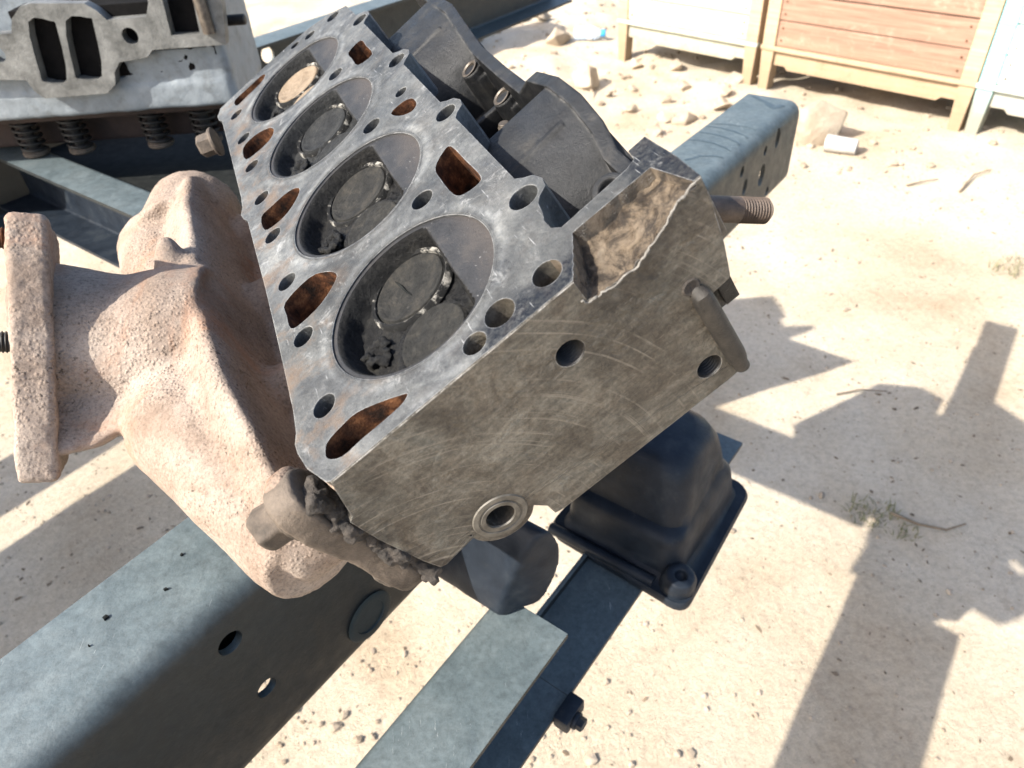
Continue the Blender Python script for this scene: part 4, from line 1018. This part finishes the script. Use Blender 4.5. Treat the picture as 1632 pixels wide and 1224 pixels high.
# ------------------------------------------------------------------ second cylinder head behind, standing on its valve springs
h2 = empty("cylinder_head", Matrix.Translation((-0.60, 0.97, ZR)))
tag(h2, "silver painted cylinder head with twin ports standing on its valve springs on the cross member", "cylinder head")
def L2(x, z): return (x + 0.60, z - ZR)
face = [(-0.5663, 0.7998), (-0.5586, 0.8152), (-0.5428, 0.8274), (-0.5295, 0.8299), (-0.468, 0.8258), (-0.457, 0.8173), (-0.4491, 0.8067), (-0.4021, 0.8070), (-0.394, 0.8219), (-0.392, 0.860), (-0.3077, 0.860), (-0.3090, 0.8163), (-0.3183, 0.7701), (-0.4083, 0.7703), (-0.4176, 0.7626), (-0.4535, 0.7590), (-0.4640, 0.748), (-0.4692, 0.7330), (-0.4834, 0.7238), (-0.5625, 0.7231), (-0.5711, 0.7326), (-0.5747, 0.7466), (-0.6121, 0.7493), (-0.70, 0.752), (-0.90, 0.752), (-0.90, 0.80), (-0.60, 0.80)]
p1 = [(-0.5412, 0.8106), (-0.5144, 0.8099), (-0.5112, 0.8006), (-0.5259, 0.7432), (-0.5533, 0.7426), (-0.5545, 0.7539)]
p2 = [(-0.4976, 0.8088), (-0.4698, 0.8103), (-0.4671, 0.8022), (-0.4811, 0.7450), (-0.5103, 0.7434), (-0.5123, 0.7534)]
p3 = [(-0.3748, 0.850), (-0.3389, 0.848), (-0.3455, 0.7837), (-0.3803, 0.7849)]
lp2 = [[L2(*q) for q in face], smooth_poly([L2(*q) for q in p1], 3), smooth_poly([L2(*q) for q in p2], 3), [L2(*q) for q in p3], circle(*L2(-0.429, 0.7875), 0.0095, 20), circle(*L2(-0.5949, 0.7779), 0.0095, 20)]
m2 = Matrix(((1, 0, 0, 0), (0, 0, -1, -0.012), (0, 1, 0, 0), (0, 0, 0, 1)))
mobj("port_face", plate_mesh(lp2, 0.0155, m2), simple("grey_port_face", (0.045, 0.046, 0.044), (0.20, 0.20, 0.19), 42, 0.5, 0.1, 0.6, 0.0015, 200), h2, 30)
bm = bmesh.new()
bm_box(bm, (-0.36, 0.004, 0.066), (0.268, 0.040, 0.108), None, 0.003)
bm_box(bm, (-0.36, 0.004, 0.098), (0.030, 0.040, 0.120), None, 0.003)
bm_box(bm, (0.140, 0.004, 0.098), (0.268, 0.040, 0.140), None, 0.003)
bm_box(bm, (-0.36, 0.002, 0.064), (0.266, 0.150, 0.098), None, 0.004)
bm_box(bm, (-0.36, 0.050, 0.098), (0.262, 0.150, 0.215), None, 0.004)
bm_box(bm, (0.250, 0.006, 0.066), (0.272, 0.148, 0.190), None, 0.004)
mobj("casting", blob(from_bm(bm), 0.0035, 2, 0.0012, 40, 0.0006, 140), M_SILVER, h2, 180)
mobj("port_liner", box_mesh((0.0305, 0.0045, 0.1085), (0.262, 0.0495, 0.190), 0.001), simple("port_black", (0.003, 0.003, 0.003), (0.009, 0.008, 0.008), 60, 0.9, 0.0, 0.3, 0.001, 200, 0.1), h2)  # near-black block behind the port openings
mobj("spring_backing", box_mesh((-0.35, 0.080, 0.003), (0.250, 0.140, 0.0518), 0.004), M_RED, h2)  # dark block added behind the springs to hide the bright ground
mobj("spring_deck", box_mesh((-0.35, 0.026, 0.052), (0.255, 0.145, 0.0655), 0.003), M_RED, h2)
for x in (-0.045, 0.020, 0.131, 0.200):
    bm = bmesh.new()
    pts = []
    for k in range(0, 5 * 14 + 1):
        a = 2 * math.pi * k / 14
        pts.append((x + 0.0155 * math.cos(a), 0.052 + 0.0155 * math.sin(a), 0.052 - 0.043 * k / (5 * 14)))
    bm_tube(bm, pts, 0.0021, 7)
    sp = mobj("valve_spring", from_bm(bm), M_SPRING, h2, 60)
    mobj("retainer", lathe_mesh([(0, 0.0), (0.0155, 0.0), (0.0175, 0.002), (0.0175, 0.006), (0.013, 0.009), (0.0085, 0.010), (0, 0.010)], (x, 0.052, 0.0005), (0, 0, 1), 28), M_BOLT, sp, 35)
    mobj("valve_guide", lathe_mesh([(0, 0.009), (0.0075, 0.009), (0.0075, 0.052), (0, 0.052)], (x, 0.052, 0), (0, 0, 1), 16), M_SPRING, sp, 35)
mobj("stud", lathe_mesh(stud_profile(0.0065, 0.036, 0.0), (0.268, 0.02, 0.160), (1, 0, 0), 16), M_SPRING, h2, 35)
mobj("stud", lathe_mesh([(0, 0), (0.0075, 0), (0.0075, 0.050), (0.0068, 0.052), (0, 0.052)], (0.267, -0.014, 0.155), (0, -0.02, 1), 16), M_STUD, h2, 35)

# ------------------------------------------------------------------ wooden crates at the back
CD = Vector((0.66575519, -0.74617024, 0)); CN = Vector((-0.74617024, -0.66575519, 0)); C0 = Vector((1.0457, 2.921, 0))
W_CREAM = mat_wood("cream_painted_wood", (0.40, 0.36, 0.26), (0.50, 0.465, 0.36), (0.55, 0.52, 0.43), (0.36, 0.28, 0.18))
W_RED = mat_wood("faded_red_wood", (0.19, 0.110, 0.078), (0.27, 0.165, 0.118), (0.34, 0.225, 0.165), (0.36, 0.28, 0.21))
W_BEIGE = mat_wood("bare_beige_wood", (0.34, 0.235, 0.15), (0.43, 0.32, 0.21), (0.48, 0.37, 0.26), (0.25, 0.15, 0.095))
W_GREEN = mat_wood("pale_green_wood", (0.38, 0.43, 0.36), (0.47, 0.52, 0.44), (0.53, 0.56, 0.49), (0.43, 0.38, 0.28))
W_TURQ = mat_wood("turquoise_wood", (0.16, 0.38, 0.40), (0.24, 0.48, 0.50), (0.36, 0.56, 0.57), (0.50, 0.52, 0.46))
W_PALE = mat_wood("pale_turquoise_wood", (0.38, 0.48, 0.465), (0.47, 0.55, 0.53), (0.53, 0.59, 0.57), (0.42, 0.39, 0.31))
def crate(s0, s1, m_plank, m_post, m_skirt, m_edge, label):
    c = (C0 + CD * s0) * GK
    root = empty("wooden_crate", Matrix(((CD.x, -CN.x, 0, c.x), (CD.y, -CN.y, 0, c.y), (0, 0, 1, GZ), (0, 0, 0, 1))) @ Matrix.Scale(GK, 4))
    tag(root, label, "crate", "painted wooden crates standing in a row")
    w = s1 - s0; dep = 0.55; pw = 0.05
    rg = random.Random(int(s0 * 100) + 5)
    for x, y in ((0, 0), (w - pw, 0), (0, dep - pw), (w - pw, dep - pw)):
        bm = bmesh.new()
        a = [bm.verts.new(q) for q in ((x + 0.01, y, -0.03), (x + pw - 0.006, y, -0.03), (x + pw - 0.006, y + pw, -0.03), (x + 0.01, y + pw, -0.03))]
        b = [bm.verts.new(q) for q in ((x, y, 0.15), (x + pw, y, 0.15), (x + pw, y + pw, 0.15), (x, y + pw, 0.15))]
        d = [bm.verts.new(q) for q in ((x, y, 0.72), (x + pw, y, 0.72), (x + pw, y + pw, 0.72), (x, y + pw, 0.72))]
        for p, q in ((a, b), (b, d)):
            for k in range(4): bm.faces.new((p[k], p[(k + 1) % 4], q[(k + 1) % 4], q[k]))
        bm.faces.new(d); bm.faces.new(a[::-1])
        mobj("post", from_bm(bm), m_post, root)
    ln = w - 2 * pw
    for side in ("front", "back"):
        y = 0.006 if side == "front" else dep - 0.03
        for k in range(6):
            z0 = 0.166 + 0.0905 * k
            j = rg.uniform(-0.002, 0.003)
            mobj("plank", box_mesh((pw - 0.002, y + j, z0), (w - pw + 0.002, y + j + 0.02, z0 + 0.087 + rg.uniform(-0.002, 0.001)), 0.004), m_plank, root)
        # skirt board with cut corners
        bm = bmesh.new()
        prof = [(pw, 0.095), (pw + 0.045, 0.096), (pw + 0.06, 0.083), (w - pw - 0.06, 0.083), (w - pw - 0.045, 0.096), (w - pw, 0.096), (w - pw, 0.152), (pw, 0.152)]
        f = [bm.verts.new((x, y + 0.008, z)) for x, z in prof]; b = [bm.verts.new((x, y + 0.028, z)) for x, z in prof]
        n = len(prof)
        for k in range(n): bm.faces.new((f[k], f[(k + 1) % n], b[(k + 1) % n], b[k]))
        bm.faces.new(f); bm.faces.new(b[::-1])
        mobj("skirt_board", from_bm(bm), m_skirt, root)
    bm = bmesh.new()
    for k in range(6):
        for x in (pw + 0.02, w - pw - 0.02):
            for dz in (0.022, 0.064): bm_lathe(bm, [(0, 0.0), (0.0035, 0.0), (0.0035, 0.0012), (0, 0.0014)], (x, 0.0055, 0.166 + 0.0905 * k + dz), (0, -1, 0), 8)
    nl = mobj("nail_heads", from_bm(bm), M_RUST, root)
    nl["kind"] = "stuff"
    mobj("sill", box_mesh((-0.004, -0.006, 0.150), (w + 0.004, 0.020, 0.1645), 0.002), m_edge, root)
    for x in (0.006, w - 0.026):
        for k in range(6):
            z0 = 0.166 + 0.0905 * k
            mobj("plank", box_mesh((x, pw, z0), (x + 0.02, dep - pw, z0 + 0.087), 0.003), m_plank, root)
    mobj("bottom_board", box_mesh((0.03, 0.03, 0.166), (w - 0.03, dep - 0.035, 0.18)), m_plank, root)
    return root
crate(-0.695, -0.012, W_CREAM, W_BEIGE, W_GREEN, W_GREEN, "cream painted wooden crate with a green tinted skirt, left of the red one")
crate(0.012, 0.782, W_RED, W_BEIGE, W_BEIGE, W_BEIGE, "faded red planked wooden crate with beige corner posts in the middle")
rc = crate(0.787, 1.50, W_PALE, W_TURQ, W_PALE, W_PALE, "pale turquoise wooden crate with a bright turquoise post at the right edge")

# ------------------------------------------------------------------ rocks, bottle and litter
def stone_mesh(r, sx, sy, sz, seed, sub=3, rough=0.35):
    rg = random.Random(int(seed * 1000)); bm = bmesh.new()
    for _ in range(15 if sub > 2 else 12):
        v = Vector((rg.gauss(0, 1), rg.gauss(0, 1), rg.gauss(0, 1))).normalized() * rg.uniform(0.8, 1.08)
        bm.verts.new(v)
    h = bmesh.ops.convex_hull(bm, input=bm.verts)
    bmesh.ops.delete(bm, geom=[v for v in bm.verts if not v.link_faces], context='VERTS')
    bmesh.ops.bevel(bm, geom=list(bm.edges), offset=0.09, segments=2, profile=0.6, affect='EDGES')
    bmesh.ops.triangulate(bm, faces=bm.faces)
    bmesh.ops.subdivide_edges(bm, edges=bm.edges, cuts=1)
    o = Vector((seed * 3.7, seed * 1.3, seed * 2.1))
    for v in bm.verts:
        p = v.co * (1 + 0.10 * noise.noise(v.co * 1.4 + o) + 0.05 * noise.noise(v.co * 4 + o))
        v.co = Vector((p.x * sx, p.y * sy, p.z * sz)) * r
    return from_bm(bm)
def stone(x, y, r, sx, sy, sz, seed, label, sink=0.55, mat=None, name="stone", cat="stone", group=None, sub=3):
    x *= GK; y *= GK; r *= GK
    o = mobj(name, stone_mesh(r, sx, sy, sz, seed, sub), mat or M_STONE, None, 60)
    o.location = (x, y, ground_h(x, y) + r * sz * sink)
    o.rotation_euler = (0, 0, seed * 1.9)
    return tag(o, label, cat, group)
stone(0.395, 3.06, 0.085, 1.0, 0.8, 0.85, 1.0, "largest pale boulder beside the bottle, tall and squarish", name="boulder", cat="rock")
stone(0.345, 3.74, 0.075, 1.15, 0.8, 0.62, 2.2, "white rounded rock touching the plastic bottle", name="rock", cat="rock")
stone(1.085, 2.36, 0.115, 0.9, 1.0, 0.9, 3.1, "large pale boulder behind the end of the rail near the crates", name="boulder", cat="rock")
gs = [(0.70, 2.63, 0.05, "pale stone nearest the middle of the rocky patch"), (0.78, 2.98, 0.036, "pale stone left of the cream crate's end"), (0.64, 2.66, 0.04, "pale stone beside the two larger stones"), (0.98, 2.97, 0.055, "flat pale stone under the cream crate's right leg"),
      (0.53, 2.78, 0.030, "small stone right of the largest boulder"), (0.57, 2.52, 0.034, "pale stone close behind the black side casting"), (0.86, 2.72, 0.040, "stone just left of the rail's far end"), (0.68, 2.83, 0.026, "small stone behind the rocky patch"),
      (0.92, 2.85, 0.030, "small stone before the cream crate's skirt"), (0.47, 2.93, 0.022, "tiny stone at the foot of the largest boulder"), (0.75, 2.45, 0.028, "small stone above the rail's top edge"), (1.22, 2.55, 0.035, "small white stone under the red crate"),
      (0.66, 3.30, 0.045, "earth coloured stone below the cream crate's left end"), (0.80, 3.22, 0.04, "earth coloured stone in front of the cream crate"), (0.17, 4.25, 0.06, "stone at the top edge behind the head"), (0.02, 4.3, 0.09, "big stone at the top edge behind the head"), (0.30, 4.15, 0.05, "stone at the top edge right of the big one")]
for i, (x, y, r, lb_) in enumerate(gs):
    stone(x, y, r, 1 + 0.3 * random.random(), 0.8 + 0.3 * random.random(), 0.6 + 0.3 * random.random(), 5 + i * 1.7, lb_, 0.4, group="stones in the rocky patch", sub=2)
# piece of grey pipe
bm = bmesh.new()
a, b = Vector((1.085 * GK, 2.275 * GK, GZ + 0.030)), Vector((1.165 * GK, 2.222 * GK, GZ + 0.030))
bm_tube(bm, [a, a.lerp(b, 0.5), b], [0.030, 0.028, 0.027], 20, False); bm_tube(bm, [b, a], [0.021, 0.023], 20, False)
pm = from_bm(bm)
po = mobj("pipe_piece", pm, simple("grey_pipe", (0.30, 0.29, 0.27), (0.48, 0.46, 0.43), 30, 0.7), None, 50)
tag(po, "short piece of grey pipe lying beside the pale boulder", "pipe")
# plastic bottle with blue cap
mb = NT("bottle_plastic"); mb.set((0.80, 0.86, 0.92), 0.12, 0.0); mb.b.inputs["Transmission Weight"].default_value = 0.75; mb.b.inputs["IOR"].default_value = 1.2
ax = Vector((0.93, -0.36, 0.02)).normalized()
bt = empty("plastic_bottle", Matrix.Translation((0.425 * GK, 3.745 * GK, GZ + 0.045)) @ Matrix.Scale(GK, 4))
tag(bt, "crumpled clear plastic water bottle with a blue cap lying on the sand", "bottle")
pr = [(0, 0), (0.024, 0.0), (0.030, 0.006), (0.031, 0.03), (0.0285, 0.035), (0.031, 0.04), (0.0305, 0.055), (0.028, 0.06), (0.031, 0.066), (0.030, 0.095), (0.022, 0.118), (0.012, 0.130), (0.012, 0.136), (0, 0.136)]
bmsh = lathe_mesh(pr, (0, 0, 0), ax, 28)
for v in bmsh.vertices: v.co += v.normal * 0.003 * noise.noise(v.co * 45)
mobj("bottle_body", bmsh, mb.m, bt, 50)
mobj("bottle_cap", lathe_mesh([(0, 0.132), (0.0165, 0.132), (0.0165, 0.150), (0.015, 0.152), (0, 0.152)], (0, 0, 0), ax, 24), simple("blue_cap", (0.03, 0.28, 0.62), (0.05, 0.36, 0.72), 40, 0.4), bt, 40)
mobj("bottle_label", lathe_mesh([(0.0316, 0.066), (0.0318, 0.07), (0.0312, 0.092)], (0, 0, 0), ax, 28), simple("bottle_label", (0.55, 0.66, 0.80), (0.75, 0.80, 0.86), 25, 0.5), bt, 50)
# blue-grey drum added behind the head to shade the sand beside it
dr = empty("shadow_drum", Matrix.Translation((-0.30 * GK, 3.72 * GK, GZ)))
tag(dr, "dark blue grey steel drum standing behind the head's side casting", "drum")
mobj("drum_shell", lathe_mesh([(0, 0), (0.20, 0), (0.204, 0.01), (0.20, 0.02), (0.20, 0.17), (0.208, 0.18), (0.20, 0.19), (0.20, 0.35), (0.208, 0.36), (0.20, 0.37), (0.20, 0.53), (0.205, 0.54), (0.20, 0.55), (0.19, 0.545), (0, 0.54)], (0, 0, -0.02), (0, 0, 1), 48), mat_rail("blue_drum_paint", (0.6, 0.75, 1.0)), dr, 40)

# pebbles and grit: nobody could count them
def scatter_pebbles():
    base = []
    for s in range(6):
        bm = bmesh.new(); bmesh.ops.create_icosphere(bm, subdivisions=1, radius=1.0)
        o = Vector((s * 5.1, s * 2.2, 0))
        base.append(([tuple((v.co * (1 + 0.45 * noise.noise(v.co * 1.6 + o)))) for v in bm.verts], [[v.index for v in f.verts] for f in bm.faces])); bm.free()
    V = []; F = []
    rg = random.Random(11)
    def put(x, y, r):
        vs, fs = base[rg.randrange(6)]
        a = rg.uniform(0, 6.28); ca, sa = math.cos(a), math.sin(a)
        fx, fy, fz = rg.uniform(0.8, 1.4), rg.uniform(0.7, 1.1), rg.uniform(0.5, 0.85)
        z = ground_h(x, y) + r * 0.25; n0 = len(V)
        for q in vs: V.append((x + r * (q[0] * fx * ca - q[1] * fy * sa), y + r * (q[0] * fx * sa + q[1] * fy * ca), z + r * q[2] * fz))
        for f in fs: F.append([n0 + k for k in f])
    for _ in range(6000):
        x = rg.uniform(-1.3, 1.7); y = rg.uniform(0.1, 2.4)
        if x > 0.25 and rg.random() < 0.45: continue
        put(x, y, 0.0012 + 0.0034 * rg.random() ** 3)
    for _ in range(380):
        x = rg.uniform(-1.2, 1.6); y = rg.uniform(0.15, 2.3)
        put(x, y, 0.0025 + 0.006 * rg.random() ** 5)
    for _ in range(160):
        put(rg.gauss(-0.12, 0.16), rg.gauss(0.42, 0.14), 0.003 + 0.007 * rg.random() ** 2)
    for _ in range(1800):
        x = rg.uniform(-1.0, 2.2); y = rg.uniform(2.2, 5.0)
        put(x, y, 0.003 + 0.016 * rg.random() ** 4)
    me = D.meshes.new("pebbles"); me.from_pydata(V, [], F)
    tag(mobj("pebbles", me, M_PEB, None), "small pebbles and grit strewn over the sand", "pebbles", None, "stuff")
scatter_pebbles()
def scatter_chips():
    rg = random.Random(23); V = []; F = []
    for _ in range(2600):
        x = rg.uniform(-1.2, 1.7); y = rg.uniform(0.12, 2.6); r = 0.0009 + 0.0030 * rg.random() ** 4
        z = ground_h(x, y) + 0.0012; a = rg.uniform(0, 6.28); n0 = len(V); k = rg.randint(4, 6); st = rg.uniform(1.0, 3.2)
        tilt = (rg.uniform(-0.4, 0.4), rg.uniform(-0.4, 0.4))
        top = []
        for q in range(k):
            b = 6.2832 * q / k; rr = r * rg.uniform(0.6, 1.2); dx = rr * math.cos(b) * st; dy = rr * math.sin(b)
            ex, ey = dx * math.cos(a) - dy * math.sin(a), dx * math.sin(a) + dy * math.cos(a)
            top.append((x + ex, y + ey, z + ex * tilt[0] + ey * tilt[1]))
        V.extend(top); V.extend([(p[0], p[1], p[2] - 0.0010) for p in top])
        F.append([n0 + q for q in range(k)])
        for q in range(k): F.append([n0 + q, n0 + k + q, n0 + k + (q + 1) % k, n0 + (q + 1) % k])
    me = D.meshes.new("debris"); me.from_pydata(V, [], F)
    tag(mobj("debris", me, simple("dry_debris", (0.05, 0.035, 0.022), (0.22, 0.16, 0.105), 6, 0.9), None), "dry chips and plant crumbs scattered over the sand", "debris", None, "stuff")
scatter_chips()
# twigs
def twig(pts, r, label):
    P = [Vector((x * GK, y * GK, ground_h(x * GK, y * GK) + z)) for x, y, z in pts]
    o = mobj("twig", tube_mesh(P, [r * (1 - 0.5 * i / (len(P) - 1)) for i in range(len(P))], 7), M_TWIG, None, 60)
    tag(o, label, "twig", "dry twigs on the sand")
twig([(-0.25, 0.31, 0.006), (-0.20, 0.35, 0.008), (-0.16, 0.375, 0.006), (-0.13, 0.41, 0.005)], 0.0042, "dry twig on the ground between the rail and the side channel")
twig([(0.63, 0.775, 0.006), (0.66, 0.742, 0.012), (0.70, 0.728, 0.008), (0.735, 0.735, 0.012)], 0.0035, "dry twig trailing from the green tuft in the shadow")
twig([(0.66, 1.085, 0.004), (0.71, 1.09, 0.008), (0.755, 1.08, 0.006)], 0.0022, "thin twig on the edge of the angular shadow")
twig([(1.35, 1.92, 0.004), (1.43, 2.0, 0.012), (1.50, 2.03, 0.01)], 0.004, "dry twig below the red crate's right leg")
twig([(1.22, 1.98, 0.004), (1.28, 1.99, 0.010), (1.33, 2.01, 0.006)], 0.003, "shorter dry twig left of the leg of the red crate")
# tufts of dry grass
def tuft(x, y, n, h, spread, seed, label):
    rg = random.Random(seed); bm = bmesh.new(); x *= GK; y *= GK
    for _ in range(n):
        a = rg.uniform(0, 6.28); d = spread * math.sqrt(rg.random()); px, py = x + d * math.cos(a), y + d * math.sin(a) * 0.7
        ln = h * rg.uniform(0.4, 1.1); th = rg.uniform(0.2, 1.2); a2 = rg.uniform(0, 6.28)
        p0 = Vector((px, py, ground_h(px, py) - 0.002)); p2 = p0 + Vector((math.cos(a2) * math.sin(th), math.sin(a2) * math.sin(th), math.cos(th))) * ln
        p1 = p0.lerp(p2, 0.5) + Vector((0, 0, ln * 0.12)); wv = Vector((-math.sin(a2), math.cos(a2), 0)) * 0.0012
        v = [bm.verts.new(q) for q in (p0 - wv, p0 + wv, p1 + wv * 0.8, p1 - wv * 0.8, p2)]
        bm.faces.new((v[0], v[1], v[2], v[3])); bm.faces.new((v[3], v[2], v[4]))
    tag(mobj("grass_tuft", from_bm(bm), M_GRASS, None), label, "grass tuft", "dry grass tufts")
tuft(0.60, 0.78, 90, 0.030, 0.050, 1, "green tuft lying along the shadow's edge at the right")
tuft(0.635, 0.735, 40, 0.02, 0.028, 2, "small dark tuft beside the trailing twig")
tuft(1.27, 1.50, 110, 0.03, 0.075, 3, "dry grey green tuft on the bright sand at the right edge")
